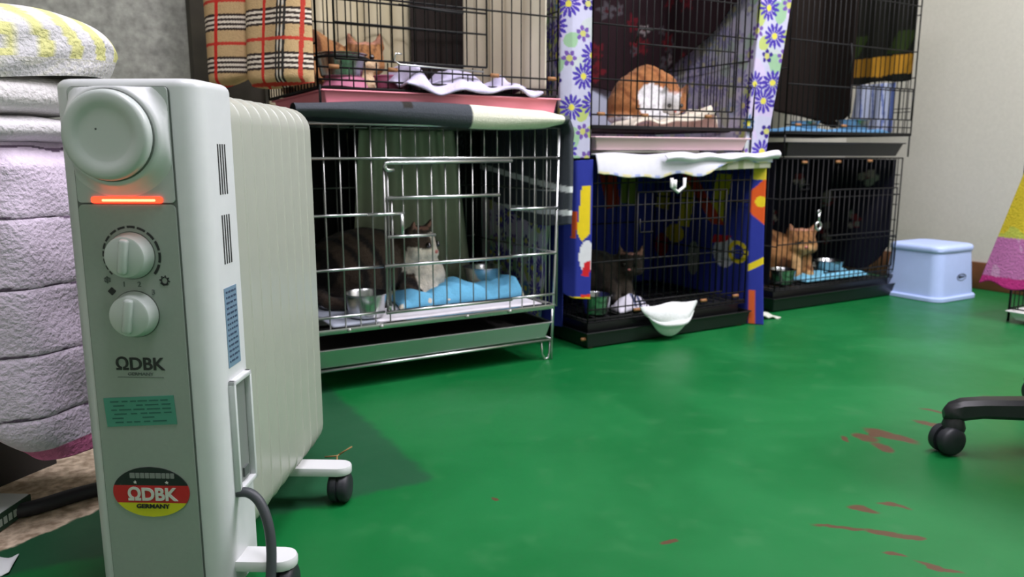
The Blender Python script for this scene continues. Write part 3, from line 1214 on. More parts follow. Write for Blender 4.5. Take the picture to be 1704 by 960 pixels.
def curtain(name, label, pts, ztop, zbot, nu, nv, seed, wav=.004, scale=1.0, m=None, th=.002, slant=0.0, fade=0):
    def f(u, v):
        x, y, s = path_xy(pts, u)
        zb = np.interp(u, np.linspace(0, 1, len(zbot)), zbot)
        z = zb + (ztop - zb) * v
        w = wav * np.sin(u * 26 + 3 * v) + wav * .6 * np.sin(v * 11 + u * 7)
        return x + w * .4 + slant * (1 - v) * np.exp(-u * 6), y + w - .35 * slant * (1 - v) * np.exp(-u * 9), z
    def colr(u, v, x, y, z, L_=np.sum(np.hypot(*np.diff(np.array(pts), axis=0).T))):
        c = flowers_color(u * L_ - slant * (1 - v) * np.exp(-u * 6), z, seed=seed, scale=scale)
        if fade:
            k = (.55 * sm(fade, fade + .04, u * L_))[:, None]
            c = c * (1 - k) + np.array(lin((196, 198, 214))) * k
        return c
    L_ = np.sum(np.hypot(*np.diff(np.array(pts), axis=0).T))
    return thing_cloth(name, label, 'curtain', f, nu, nv, m or m_cotton, colr, th)


curtain('flowered_curtain', 'white curtain with purple daisies in the gap between the two left cage stacks', [(1.258, 1.752), (1.20, 1.760), (1.172, 1.775), (1.205, 1.86), (1.21, 2.24)], 1.25,
        [.545, .545, .54, .06, .06, .06, .06, .06], 260, 330, 11, .003)
curtain('flowered_curtain', 'white curtain with purple daisies hanging between the middle and right cage stacks', [(2.028, 1.722), (1.97, 1.752), (1.915, 1.758), (1.920, 1.80), (1.93, 2.235), (1.28, 2.25)], 1.25,
        [.535, .53, .56, .57, .57, .57, .57, .57, .57, .57], 420, 260, 5, .003, slant=-.085, scale=1.1, fade=.14)

# --- dark flowered cloth inside the middle upper cage
def f_dark(u, v):
    x, y, s = path_xy([(1.285, 2.0), (1.285, 2.20), (1.885, 2.20), (1.885, 1.80)], u)
    L_ = .2 + .6 + .4
    zb = np.interp(u * L_, [0, .2, .45, .62, .70, .80, .95, 1.10, 1.2], [.80, .80, .79, .76, .76, .84, .89, .99, 1.05])
    z = zb + (1.25 - zb) * v
    return x + .008 * np.sin(u * 30), y + .008 * np.sin(u * 34 + 1), z


def c_darkfl(u, v, x, y, z):
    c = base_col(len(u), (38, 24, 28))
    s = u * 1.2
    r = np.random.default_rng(21)
    for k in range(46):
        a, b, R_ = r.uniform(0, 1.2), r.uniform(.78, 1.25), r.uniform(.012, .03)
        d = np.hypot(s - a, z - b)
        th = np.arctan2(z - b, s - a)
        R2 = R_ * (1 + .35 * np.sin(5 * th + k) + .15 * np.sin(11 * th))
        setc(c, d < R2, ((88, 24, 32), (132, 124, 124), (92, 26, 32), (70, 66, 70))[k % 4])
        setc(c, d < R2 * .35, (60, 22, 26))
    return c


thing_cloth('dark_flowered_cloth', 'black cloth with red and white flowers lining the middle upper cage', 'cloth', f_dark, 200, 120, m_cotton, c_darkfl, .003)

# pale lining behind it, low down
thing_cloth('pale_lining', 'pale blue-grey sheet across the back of the middle upper cage', 'cloth', lambda u, v: (1.28 + u * .60, 2.215 + .004 * np.sin(u * 20), .635 + v * .22), 40, 20, m_cotton,
            lambda u, v, x, y, z: base_col(len(u), (176, 184, 200)), .002)

# --- blue printed cloth around the lower middle cage
BP = [(1.268, 1.752), (1.222, 1.762), (1.208, 1.80), (1.246, 1.86), (1.246, 2.245), (1.925, 2.245), (1.925, 1.86), (1.922, 1.780), (1.948, 1.748)]


def f_blue(u, v):
    x, y, s = path_xy(BP, u)
    Lt = s.max()
    zb = np.interp(s, [0, .06, .10, .16, .3, Lt - .12, Lt - .06, Lt], [.150, .155, .17, .05, .03, .03, .004, .002])
    zt = np.interp(s, [0, .1, .2, Lt - .15, Lt], [.542, .535, .550, .550, .520])
    z = zb + (zt - zb) * v
    w = .003 * np.sin(s * 40 + 2 * v)
    foot = np.exp(-((1 - v) / .03) ** 2) * 0
    flare = .012 * (1 - v) ** 2 * np.exp(-((s - Lt) / .05) ** 2)
    return x + w + flare * .6, y + w * .5 - flare * 1.6, z


def poly_mask(s, t, P):
    inside = np.zeros(len(s), bool)
    n = len(P)
    for i in range(n):
        x1, y1 = P[i]
        x2, y2 = P[(i + 1) % n]
        cnd = ((y1 > t) != (y2 > t))
        with np.errstate(divide='ignore', invalid='ignore'):
            xi = (x2 - x1) * (t - y1) / (y2 - y1) + x1
        inside ^= cnd & (s < xi)
    return inside


def c_blue(u, v, x, y, z):
    c = base_col(len(u), (48, 58, 150))
    _, _, s = path_xy(BP, u)
    Lt = s.max()
    sl = s / .085                # left flap coordinate
    # left flap: yellow bar, orange wedge, white patch with a red wedge, coloured hem
    setc(c, poly_mask(s, z, [(.008, .47), (.032, .47), (.044, .34), (.030, .315), (.008, .335)]), (232, 204, 40))
    setc(c, poly_mask(s, z, [(.044, .40), (.060, .40), (.062, .325), (.046, .325)]), (206, 84, 40))
    setc(c, ((s - .014) / .024) ** 2 + ((z - .272) / .046) ** 2 < 1, (222, 222, 226))
    setc(c, poly_mask(s, z, [(.0, .262), (.022, .255), (.030, .218), (.006, .214)]), (208, 40, 46))
    setc(c, (s < .07) & (z < .1585), (230, 200, 40))
    setc(c, (s < .030) & (z < .164) & (z > .156), (220, 60, 40))
    # back and right inside: bars and a zigzag letter
    q = Lt - s                   # from the right flap inwards, right side panel is q .05 -.. .55
    def bars(P, col):
        setc(c, poly_mask(q, z, P), col)
    bars([(.13, .49), (.20, .49), (.235, .33), (.165, .33)], (214, 190, 48))
    bars([(.18, .485), (.245, .485), (.155, .325), (.10, .335)], (196, 60, 42)) if False else None
    bars([(.30, .46), (.36, .46), (.385, .30), (.325, .30)], (214, 190, 48))
    bars([(.375, .49), (.31, .49), (.155, .32), (.215, .32)], (206, 66, 44))
    bars([(.43, .42), (.50, .42), (.51, .36), (.44, .35)], (200, 176, 50))
    bars([(.60, .47), (.68, .47), (.68, .38), (.60, .37)], (120, 130, 60))
    bars([(.70, .50), (.78, .49), (.74, .36), (.68, .37)], (160, 56, 44))
    bars([(.86, .47), (.93, .47), (.93, .38), (.86, .38)], (110, 120, 70))
    setc(c, ((q - .40) / .05) ** 2 + ((z - .27) / .034) ** 2 < 1, (214, 184, 44))
    setc(c, ((q - .47) / .035) ** 2 + ((z - .22) / .045) ** 2 < 1, (150, 30, 36))
    setc(c, ((q - .15) / .05) ** 2 + ((z - .23) / .055) ** 2 < 1, (190, 190, 196))
    setc(c, poly_mask(q, z, [(.12, .285), (.20, .285), (.21, .255), (.15, .262)]), (190, 40, 46))
    setc(c, ((q - .30) / .03) ** 2 + ((z - .19) / .06) ** 2 < 1, (150, 150, 146))
    setc(c, (np.hypot((q - .09) / 1.2, z - .235) < .038) & (np.hypot((q - .09) / 1.2, z - .235) > .024), (224, 200, 44))
    # right flap: orange patches, yellow spot
    setc(c, (q < .045) & (np.abs(z - .405) < .075 - .9 * np.abs(q - .0)), (224, 92, 40))
    setc(c, np.hypot(q - .012, z - .405) < .018, (236, 206, 44))
    setc(c, (q < .04) & (z > .475), (216, 196, 60))
    setc(c, (q < .042) & (np.abs(z - .215 + .6 * q) < .012), (230, 204, 44))
    setc(c, (q > .022) & (q < .04) & (z < .115), (214, 96, 50))
    return c


thing_cloth('blue_printed_cloth', 'bright blue cloth printed with yellow, red and white shapes around the middle lower cage', 'cloth', f_blue, 420, 180, m_cotton, c_blue, .002)

# --- white flap of cloth over the middle lower cage
def f_flap(u, v):
    x = 1.278 + u * .69
    zt = .556 + .003 * np.sin(u * 17) + .004 * sm(.3, .4, u) * sm(.55, .45, u)
    drop = np.interp(u, [0, .03, .10, .5, .56, .60, .645, .70, 1.0], [.052, .060, .064, .066, .064, .058, .040, .022, .026])
    z = zt - drop * v + .003 * np.sin(u * 33) * v
    y = 1.752 - .012 * np.sin(np.pi * v * .5) - .006 * np.sin(u * 12) * v
    return x, y, z


def c_flap(u, v, x, y, z):
    c = base_col(len(u), (210, 211, 218))
    setc(c, (v > .86) & (np.sin(u * 55) > .35), (214, 206, 160))
    setc(c, (v > .86) & (np.sin(u * 55) < -.75), (160, 170, 214))
    return c


wf = thing('white_cloth', 'white cloth folded over the top of the middle lower cage', 'cloth', (1.62, 1.9, .549))
cloth('front_flap', f_flap, 140, 20, m_cotton, c_flap, wf, .003)
cloth('turned_up_flap', lambda u, v: (1.515 + u * .47, 1.738 - .010 * np.sin(v * 3.1) - .003 * np.sin(u * 14), .5335 + .007 * u + v * (.020 + .004 * np.sin(u * 8)) + .003 * np.sin(u * 21)), 80, 12, m_cotton,
      lambda u, v, x, y, z: base_col(len(u), (222, 222, 228)), wf, .003)
cloth('under_flap', lambda u, v: (1.62 + u * .345, 1.748 + 0 * v, .537 - v * (.032 - .008 * u)), 60, 12, m_cotton,
      lambda u, v, x, y, z: np.where((np.sin(x * 90) > .5)[:, None], np.array(lin((150, 160, 120))), np.array(lin((196, 194, 176)))), wf, .002)
cloth('top_sheet', lambda u, v: (1.278 + u * .66, 1.752 + v * .46, .556 + .003 * np.sin(u * 17)), 30, 20, m_cotton, lambda u, v, x, y, z: base_col(len(u), (210, 211, 218)), wf, .003)

# white strap buckle hanging under it
m_wpl = mat('white_plastic', (236, 236, 232), .4)
bk = tube('strap_buckle', [(1.548, 1.742, .487), (1.548, 1.742, .462), (1.572, 1.740, .446), (1.598, 1.742, .462), (1.598, 1.742, .487)], .0052, m_wpl, None, 8)
tag(bk, 'white plastic buckle hanging below the white cloth', 'buckle')
tube('buckle_plate', [(1.556, 1.740, .482), (1.556, 1.740, .458)], .008, m_wpl, bk, 8)

# --- dark cloth in the lower right cage, with faint flowers
def f_dk2(u, v):
    x, y, s = path_xy([(2.165, 1.90), (2.165, 2.275), (2.81, 2.275), (2.812, 1.885)], u)
    zb = np.interp(u, [0, .6, .93, .97, 1], [.09, .09, .09, .14, .20])
    return x + .004 * np.sin(u * 40), y + .005 * np.sin(u * 44), zb + (.535 - zb) * v


def c_dk2(u, v, x, y, z):
    c = base_col(len(u), (26, 26, 38))
    s = u * 1.41
    r = np.random.default_rng(4)
    for k, (a, b) in enumerate([(.25, .40), (.42, .33), (.62, .42), (.80, .30), (.95, .45), (1.12, .36), (1.10, .22), (1.25, .28), (.9, .16), (1.3, .46)]):
        for j in range(7):
            aa, bb = a + r.uniform(-.03, .03), b + r.uniform(-.035, .035)
            R_ = r.uniform(.008, .018)
            setc(c, np.hypot(s - aa, z - bb) < R_, ((110, 40, 44), (120, 126, 112), (150, 140, 130), (90, 30, 34))[j % 4])
    return c


thing_cloth('dark_flowered_cloth', 'near-black cloth with small faded flowers lining the lower right cage', 'cloth', f_dk2, 160, 90, m_cotton, c_dk2, .003)

# --- upper right cage linings
def f_uk(u, v):
    x, y, s = path_xy([(2.16, 1.95), (2.16, 2.285), (2.828, 2.285), (2.828, 2.11)], u)
    zb = np.interp(u, [0, .3, .5, .7, .85, .93, 1], [.74, .745, .76, .72, .70, .66, .72])
    return x + .005 * np.sin(u * 36), y + .006 * np.sin(u * 31), zb + (1.25 - zb) * v


thing_cloth('black_cloth', 'plain black cloth hanging inside the upper right cage', 'cloth', f_uk, 90, 40, m_cotton, lambda u, v, x, y, z: base_col(len(u), (34, 28, 24)), .004)


def f_am(u, v):
    y = 1.862 + u * .262
    zb = .835 - .004 * np.sin(u * 9)
    return 2.836 + .004 * np.sin(u * 17), y, zb + v * (1.25 - zb)


def c_am(u, v, x, y, z):
    c = base_col(len(u), (30, 30, 24))
    setc(c, (z > .860 + .003 * np.sin(y * 40)) & (z < .932), (196, 142, 46))
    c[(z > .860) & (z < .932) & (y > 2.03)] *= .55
    setc(c, (z > .94) & (z < 1.02) & (np.sin(y * 30 + z * 20) > .3), (48, 62, 28))
    return c


thing_cloth('amber_banded_cloth', 'black cloth with one amber band on the wall side of the upper right cage', 'cloth', f_am, 70, 90, m_cotton, c_am, .003)


def c_bw(u, v, x, y, z):
    c = base_col(len(u), (196, 204, 226))
    setc(c, np.abs(np.sin(u * 12 + .5 * np.sin(v * 5))) < .28, (120, 136, 190))
    setc(c, u < .12, (112, 130, 190))
    return c


thing_cloth('striped_sheet', 'white sheet with blue stripes hanging on the wall side of the upper right cage', 'cloth', lambda u, v: (2.834 + .006 * np.sin(u * 14), 1.925 + u * .175 + .02 * (1 - v) * u, .640 + v * .19), 50, 30, m_cotton, c_bw, .002)

# --- cream curtains behind and inside the left stack
m_cream = mat('cream_cloth', (214, 204, 170), .9, noise=.05, nscale=12, bump=.1, bscale=300)


def cream(name, label, pts, z0, z1, nu=80, nv=20, wav=.010, m=None):
    def f(u, v):
        x, y, s = path_xy(pts, u)
        return x + .9 * wav * np.sin(s * 60), y + wav * np.sin(s * 75) + .4 * wav * np.sin(s * 33 + v), z0 + (z1 - z0) * v
    o = cloth(name, f, nu, nv, m or m_cream, None, None, .003)
    tag(o, label, 'curtain')
    return o


cream('cream_curtain', 'cream curtain behind the ginger cat at the back of the left upper cage', [(.515, 2.245), (.94, 2.245)], .66, 1.30)
cream('cream_curtain', 'cream curtain along the right inner side of the left upper cage', [(1.118, 1.76), (1.118, 2.16), (1.09, 2.185)], .71, 1.25, wav=.006, m=mat('light_cream_cloth', (238, 230, 204), .9, noise=.04, nscale=12))
cream('brown_cloth', 'dark brown cloth at the back between the two cream curtains', [(.94, 2.236), (1.16, 2.236)], .66, 1.30, wav=.003, m=mat('dark_brown_cloth', (44, 36, 32), .9))
MG = mat('grey_green_curtain', (184, 192, 166), .9, noise=.05, nscale=12)


def f_gg(u, v):
    w = .30 + .09 * (1 - v)
    x = .742 - .045 * (1 - v) + u * w
    return x, 2.155 + .013 * np.sin(u * 32) - .02 * (1 - v), .165 + v * .47


o = cloth('grey_green_curtain', f_gg, 90, 20, MG, None, None, .003)
tag(o, 'pale pleated curtain hanging at the back of the chrome cage', 'curtain')


def c_bk(u, v, x, y, z):
    c = base_col(len(u), (26, 26, 28))
    r = np.random.default_rng(9)
    for k in range(12):
        a, b = r.uniform(.9, 1.1), r.uniform(.38, .62)
        d = np.hypot(x - a, z - b)
        th = np.arctan2(z - b, x - a)
        setc(c, (d < .035) & (np.abs(np.sin(4 * th + k)) < .3), (62, 64, 66))
    return c


thing_cloth('black_leaf_cloth', 'black cloth with grey leaf print behind the chrome cage', 'cloth', lambda u, v: (.46 + u * .70, 2.205 + .004 * np.sin(u * 20), .02 + v * .625), 150, 120, m_cotton, c_bk, .003)
thing_cloth('dark_side_cloth', 'black cloth closing the heater side of the chrome cage', 'cloth', lambda u, v: (.464 + .003 * np.sin(v * 9), 1.74 + u * .45, .16 + v * .47), 20, 20, m_cotton, lambda u, v, x, y, z: base_col(len(u), (26, 26, 30)), .003)

# --- cloth on the right-edge cage
def f_yp(u, v):
    y = 1.362 + (.05 + .055 * (1 - v)) * u - .30 * (1 - u) * 0
    y = 1.10 + u * (.285 + .085 * (1 - v))
    z = .125 + .012 * np.sin(u * 14) + v * (.50 + .012)
    x = 2.708 - .014 * (1 - v) + .010 * np.sin(u * 24 + v * 3)
    return x, y, z


def c_yp(u, v, x, y, z):
    c = base_col(len(u), (206, 124, 184))
    n = nz(y, z, 90, 3)
    setc(c, n > .35, (220, 160, 204))
    setc(c, z < .150, (206, 60, 140))
    k = z > .283
    setc(c, k, (226, 200, 60))
    setc(c, k & (z < .35) & (nz(y, z, 60, 8) > .1), (206, 208, 90))
    return c


def f_yp2(u, v):
    x, y, s = path_xy([(2.706, 1.05), (2.706, 1.325)], u)
    k = (1 - v)
    z = .122 + .010 * np.sin(u * 16) + v * .505
    return x - .012 * k + .006 * np.sin(s * 50), y + .135 * k * sm(.02, .27, s) + .006 * np.sin(s * 44), z


thing_cloth('yellow_pink_cloth', 'cloth in yellow above and pink below draped over the cage at the picture edge', 'cloth', f_yp2, 110, 120, m_terry, c_yp, .006)

# ------------------------------------------------------------------ towel stack
TB = np.array([-.041, 1.296])
TS = np.array([math.sin(math.radians(50)), math.cos(math.radians(50))])
TN = np.array([TS[1], -TS[0]])


def TW(s, n, z):
    return TB[0] + TS[0] * s + TN[0] * n, TB[1] + TS[1] * s + TN[1] * n, z


def tw_xf(p):
    return Vector(TW(p.x, p.y, p.z))


m_stand = mat('black_stand', (26, 25, 25), .5)
stand = thing('black_stand', 'black stand underneath the stack of towels', 'stand', TW(-.15, -.3, 0))
box('top_board', -.52, .170, -.50, -.030, .530, .560, m_stand, stand, .004, xf=tw_xf)
box('back_panel', -.52, .165, -.50, -.22, .0, .530, m_stand, stand, xf=tw_xf)


def f_pinkt(u, v):
    s0 = -.078 + .045 * sm(.14, 0, v) ** 2
    s = s0 + u * (.21 - s0)
    zb = .106 + .02 * sm(.12, 0, u) ** 2
    zt = .575
    z = zb + (zt - zb) * v
    n = .010 * np.sin(u * 4 + 2 * v) - .03 * sm(.92, 1.0, v) - .035 * sm(.25, 0, u) ** 2 + .006 * nz(s, z, 40, 2)
    return TW(s, n, z)


def c_pinkt(u, v, x, y, z):
    c = base_col(len(u), (228, 214, 232))
    w = .003 * np.sin(u * 9) + .002 * np.sin(u * 23)
    for zz in (.564, .468, .369, .272, .179):
        d = np.abs(z - zz - w)
        setc(c, d < .0024, (112, 96, 116))
    setc(c, v < .052, (226, 126, 172))
    return c


def groove_wrap(f):
    def g(u, v):
        x, y, z = f(u, v)
        k = np.zeros_like(z)
        for zz in (.564, .468, .369, .272, .179):
            k += np.exp(-((z - zz) / .0045) ** 2)
        return x - TN[0] * .0022 * k, y - TN[1] * .0022 * k, z
    return g


thing_cloth('lavender_towel', 'pale lavender-pink towel with thin dark stripes and pink hem hanging behind the heater', 'towel', groove_wrap(f_pinkt), 90, 240, m_terry, c_pinkt, .012)


def soft_slab(name, label, s0, s1, n0, n1, z0, z1, m, color, e=.35, lump=.004, seed=1, extra=None, nu=120, nv=60, drape=False):
    """folded towel: a rounded slab, soft at the edges"""
    u, v = np.meshgrid(np.linspace(-np.pi, np.pi, nu, endpoint=False), np.linspace(-np.pi / 2, np.pi / 2, nv), indexing='ij')
    u, v = u.ravel(), v.ravel()
    pw = lambda a, q: np.sign(a) * np.abs(a) ** q
    cv = np.where(v < 0, 1 - .05 * np.sin(v) ** 2, pw(np.cos(v), e * 1.3)) if drape else pw(np.cos(v), e * 1.3)
    cx = cv * pw(np.cos(u), e)
    cy = cv * pw(np.sin(u), e)
    cz = pw(np.sin(v), .8)
    s = (s0 + s1) / 2 + (s1 - s0) / 2 * cx
    n = (n0 + n1) / 2 + (n1 - n0) / 2 * cy
    z = (z0 + z1) / 2 + (z1 - z0) / 2 * cz
    dl = lump * nz(s * 1.0, n + z * 2, 45, seed)
    n = n + dl
    z = z + dl * .7 * (cz + .2)
    if extra:
        s, n, z = extra(s, n, z)
    x, y, z = TW(s, n, z)
    P = np.stack([x, y, z], 1)
    fs = []
    for i in range(nu):
        for j in range(nv - 1):
            a, b = i * nv + j, ((i + 1) % nu) * nv + j
            fs.append((a, b, b + 1, a + 1))
    o = obj(name, P, fs, m, None, True, None, color(s, n, z))
    tag(o, label, 'towel')
    return o


cw = lambda rgb: (lambda s, n, z: base_col(len(s), rgb))
soft_slab('white_towel', 'folded white towel directly on top of the lavender towel', -.50, .190, -.36, .012, .572, .616, m_terry, cw((222, 220, 222)), seed=2)
soft_slab('white_towel', 'thick folded white towel right below the yellow striped one', -.50, .196, -.36, .016, .610, .674, m_terry, cw((232, 230, 230)), seed=5)


def c_yel(s, n, z):
    c = base_col(len(s), (208, 208, 210))
    zz = z - .06 * (s - 0)
    k = np.abs(((s + .012 * np.sin(z * 60)) / .0475 + .32) % 1 - .5) < .235
    fade = zz > .690
    setc(c, k & fade, (212, 212, 146))
    setc(c, (np.abs(zz - .688) < .0012), (200, 200, 190))
    rib = np.sin(s * 700) > .5
    setc(c, (zz < .686) & rib, (214, 214, 206))
    return c


def ex_yel(s, n, z):
    dome = -.030 * sm(.09, .23, s) ** 1.5 * sm(.685, .73, z)
    return s + .014 * (z - .70) * 4, n + .010 * np.sin(s * 16), z + dome + .05 * s * sm(.735, .70, z) + .004 * np.sin(s * 21)


soft_slab('striped_towel', 'white towel with soft yellow stripes, topmost of the towel stack', -.50, .205, -.34, .030, .664, .768, m_terry, c_yel, .42, .004, 8, ex_yel, 320, 140, True)

# hose, packet and scrap on the bare concrete
o = tube('black_hose', catmull([(-.32, 1.40, .012), (-.12, 1.352, .012), (-.03, 1.372, .012), (.05, 1.392, .012), (.14, 1.44, .012), (.22, 1.56, .012)]), .012, m_rubber, None, 10)
tag(o, 'thick black hose lying on the bare concrete beside the heater', 'hose')
pk_ = thing('paper_packet', 'white packet with dark green lettered edge lying by the hose', 'packet', (-.155, 1.315, 0))


def pxf(p):
    a = math.radians(58)
    return Vector((-.165 + p.x * math.cos(a) - p.y * math.sin(a), 1.365 + p.x * math.sin(a) + p.y * math.cos(a), p.z))


box('packet_body', -.045, .045, -.06, .0, .0, .030, mat('packet_white', (216, 222, 222), .5), pk_, .003, xf=pxf)
gb = box('packet_edge', -.046, .046, -.061, -.0595, .002, .028, mat('packet_green', (34, 70, 52), .5), pk_, xf=pxf, label='dark green edge with pale letters')
for i in range(7):
    box('letter_mark', -.040 + i * .011, -.033 + i * .011, -.0618, -.0608, .009, .020, mat('packet_print', (170, 190, 178), .5), gb, xf=pxf)
o = cloth('paper_scrap', lambda u, v: (-.165 + u * .055 + .01 * v, 1.165 + v * .05, .002 + .012 * np.sin(u * 3.1) * np.sin(v * 3.1) + .002 * np.sin(u * 14)), 14, 14, mat('paper_white', (222, 226, 226), .7), None, None, .001)
tag(o, 'crumpled white scrap of paper on the green floor left of the heater', 'paper')
o = multi_tube('dry_twig', [[(.372, 1.262, .004), (.385, 1.30, .02), (.405, 1.33, .012)], [(.385, 1.30, .02), (.37, 1.325, .012)], [(.392, 1.31, .018), (.415, 1.305, .030)]], .0014, mat('straw_brown', (150, 116, 70), .8), None, 5)
tag(o, 'dry brown twig on the floor behind the heater wheel arm', 'twig')

# ------------------------------------------------------------------ bowls
def bowl(label, x, y, z, r, h, m=None, group=None, name='steel_bowl', cat='bowl'):
    prof = [(r * .72, 0), (r * .80, .003), (r * .97, h - .004), (r * 1.04, h - .002), (r * 1.05, h), (r * 1.0, h + .0005), (r * .94, h - .004), (r * .76, .006), (r * .0, .005)]
    o = lathe(name, prof, T(x, y, z), m or m_steel, None, 36, ct=False)
    tag(o, label, cat, group)
    return o


bw1 = bowl('steel bowl hung high in front of the ginger cat', .592, 1.835, .735, .060, .054)
rg = tube('bowl_ring', [(.592 + .064 * math.cos(q), 1.835 + .064 * math.sin(q), .778) for q in np.linspace(0, 2 * math.pi, 24, endpoint=False)], .0028, m_bwire, bw1, 6, closed=True)
mp = mat('pink_rubber', (214, 130, 160), .6)
o = lathe('pink_stand', [(.052, 0), (.056, .004), (.048, .020), (.046, .028), (.030, .028)], T(.600, 1.835, .707), mp, None, 30)
tag(o, 'pink ring stand holding up the hung steel bowl', 'stand')
bowl('small pink bowl beside the raised steel bowl', .722, 1.860, .707, .038, .040, mp, name='pink_bowl')
bowl('steel bowl at the heater side of the chrome cage', .622, 1.800, .160, .053, .060)
bowl('steel bowl resting on the blue towel in the chrome cage', 1.030, 1.955, .196, .058, .040)
bowl('steel bowl in the blue-draped cage, in front of the dark cat', 1.352, 1.838, .085, .047, .058)
bowl('steel bowl below the ginger cat with closed eyes', 2.262, 1.925, .085, .047, .054)
bowl('steel bowl on the pale blue cloth in the lower right cage', 2.595, 1.985, .106, .056, .036)
bowl('shallow steel bowl nearer the flowered curtain in the upper right cage', 2.335, 1.93, .640, .050, .032)
bowl('deeper steel bowl near the striped sheet in the upper right cage', 2.660, 1.97, .640, .062, .044)

# ------------------------------------------------------------------ small cloths
def crumple(name, label, cat, f, nu, nv, m, rgb, th=.004, color=None):
    return thing_cloth(name, label, cat, f, nu, nv, m, color or (lambda u, v, x, y, z: base_col(len(u), rgb)), th)


def f_lav(u, v):
    x = .705 + u * .37 + .015 * (v - .5)
    y = 1.90 - v * .172
    L1 = .062 * np.exp(-((u - .12) / .09) ** 2) + .054 * np.exp(-((u - .47) / .17) ** 2) + .034 * np.exp(-((u - .85) / .12) ** 2)
    prof = np.sin(np.pi * np.clip(v * .9 + .1, 0, 1)) ** .7
    z = .712 + L1 * prof + .016 * nz(x, y, 75, 4) * prof
    edge = sm(.78, 1.0, v)
    hang = .026 * np.exp(-((u - .22) / .14) ** 2) + .018 * np.exp(-((u - .55) / .15) ** 2) + .022 * np.exp(-((u - .93) / .08) ** 2)
    z = z - edge * hang + edge * .010
    y = y - .010 * edge + .004 * np.sin(u * 30)
    return x, y, z


crumple('lavender_cloth', 'crumpled lavender cloth spilling over the bright pink tray', 'cloth', f_lav, 110, 50, m_fleece, (206, 200, 226), .005)
crumple('maroon_mat', 'dark maroon mat on the floor of the left upper cage', 'mat', lambda u, v: (.53 + u * .59, 1.765 + v * .42, .7085 + .002 * np.sin(u * 30)), 30, 20, m_fleece, (86, 40, 54), .003)


def f_blt(u, v):
    x = .725 + u * .372 + .02 * np.sin(v * 3)
    y = 1.835 + v * .20
    h = .012 + .022 * np.sin(np.pi * u) * np.sin(np.pi * np.clip(v + .15, 0, 1)) + .016 * nz(x, y, 42, 6) + .009 * np.abs(np.sin(x * 55 + y * 30 + 2 * nz(x, y, 20, 2))) + .02 * np.exp(-((u - .93) / .08) ** 2) + .014 * np.exp(-((u - .45) / .1) ** 2)
    e = np.minimum(np.minimum(u, 1 - u) / .06, np.minimum(v, 1 - v) / .08)
    z = .162 + np.clip(h, .002, .1) * np.clip(e, 0, 1) ** .6
    return x, y, z


def c_blt(u, v, x, y, z):
    c = base_col(len(u), (112, 186, 222))
    n = nz(u * 3, v * 2.4, 2.6, 12)
    setc(c, n > .12, (222, 218, 196))
    return c


crumple('blue_towel', 'crumpled light blue towel with cream folds inside the chrome cage', 'towel', f_blt, 90, 60, m_fleece, None, .005, c_blt)


def c_mat(u, v, x, y, z):
    c = base_col(len(u), (226, 224, 228))
    setc(c, u < .19, (170, 178, 190))
    return c


crumple('white_mat', 'flat white pad covering the floor of the chrome cage', 'mat', lambda u, v: (.52 + u * .58, 1.742 + v * .42, .1555 + .001 * np.sin(u * 12)), 60, 20, m_cotton, None, .003, c_mat)


def f_tw3(u, v):
    x = 1.455 + u * .335
    y = 1.81 + v * .12
    h = .020 + .024 * sm(.3, .95, u) + .014 * nz(x, y, 60, 3) + .018 * np.exp(-((u - .93) / .07) ** 2)
    e = np.minimum(np.minimum(u, 1 - u) / .07, np.minimum(v + .05, 1 - v) / .12)
    return x, y, .636 + np.clip(h, .004, .1) * np.clip(e, 0, 1) ** .6


crumple('cream_towel', 'crumpled cream towel in front of the washing ginger and white cat', 'towel', f_tw3, 70, 40, m_fleece, (236, 226, 206), .005)


def f_rag(u, v):
    # a sagging cloth hanging over the base edge
    s = u * 2 - 1
    x = 1.548 + s * .108 * (1 - .25 * v * v) + .008 * v
    drop = v * (.098 - .062 * s * s)
    z = .112 - drop + .003 * np.cos(s * 5) * (1 - v)
    y = 1.747 - .026 * np.sin(np.pi * np.clip(v, 0, 1)) ** .8 * (1 - s * s) - .012 - .008 * np.exp(-((v - .62 - .2 * s * s) / .07) ** 2) + .003 * np.sin(s * 5 + v * 4)
    return x, y, z


crumple('white_rag', 'white rag sagging over the edge of the black base below the blue-draped cage', 'cloth', f_rag, 60, 36, m_fleece, (222, 226, 224), .006)
crumple('white_sock', 'white and grey bundled cloth beside the steel bowl in the blue-draped cage', 'cloth',
        lambda u, v: (1.415 + u * .12 + .01 * v, 1.80 + v * .07, .086 + .042 * np.sin(np.pi * u) ** .5 * np.sin(np.pi * v) ** .7 + .006 * nz(u * .1, v * .1, 120, 4)), 36, 24, m_fleece, None, .004,
        lambda u, v, x, y, z: np.where((np.hypot((u - .65) / .25, (v - .3) / .3) < 1)[:, None] & (np.sin(u * 40) > 0)[:, None], np.array(lin((70, 80, 110))), np.array(lin((218, 216, 226)))))


def f_bl6(u, v):
    x = 2.36 + u * .36
    y = 1.895 + v * .14
    e = np.minimum(np.minimum(u, 1 - u) / .08, np.minimum(v, 1 - v) / .12)
    return x, y, .086 + np.clip(.014 + .010 * nz(x, y, 50, 9), .003, .1) * np.clip(e, 0, 1) ** .6


crumple('pale_blue_cloth', 'pale blue cloth under a steel bowl in the lower right cage', 'cloth', f_bl6, 60, 30, m_fleece, (128, 196, 222), .004)


def f_bl5(u, v):
    x = 2.17 + u * .58
    y = 1.865 + v * .20
    e = np.minimum(np.minimum(u, 1 - u) / .05, np.minimum(v, 1 - v) / .12)
    return x, y, .632 + np.clip(.010 + .010 * nz(x, y, 40, 2), .003, .1) * np.clip(e, 0, 1) ** .6


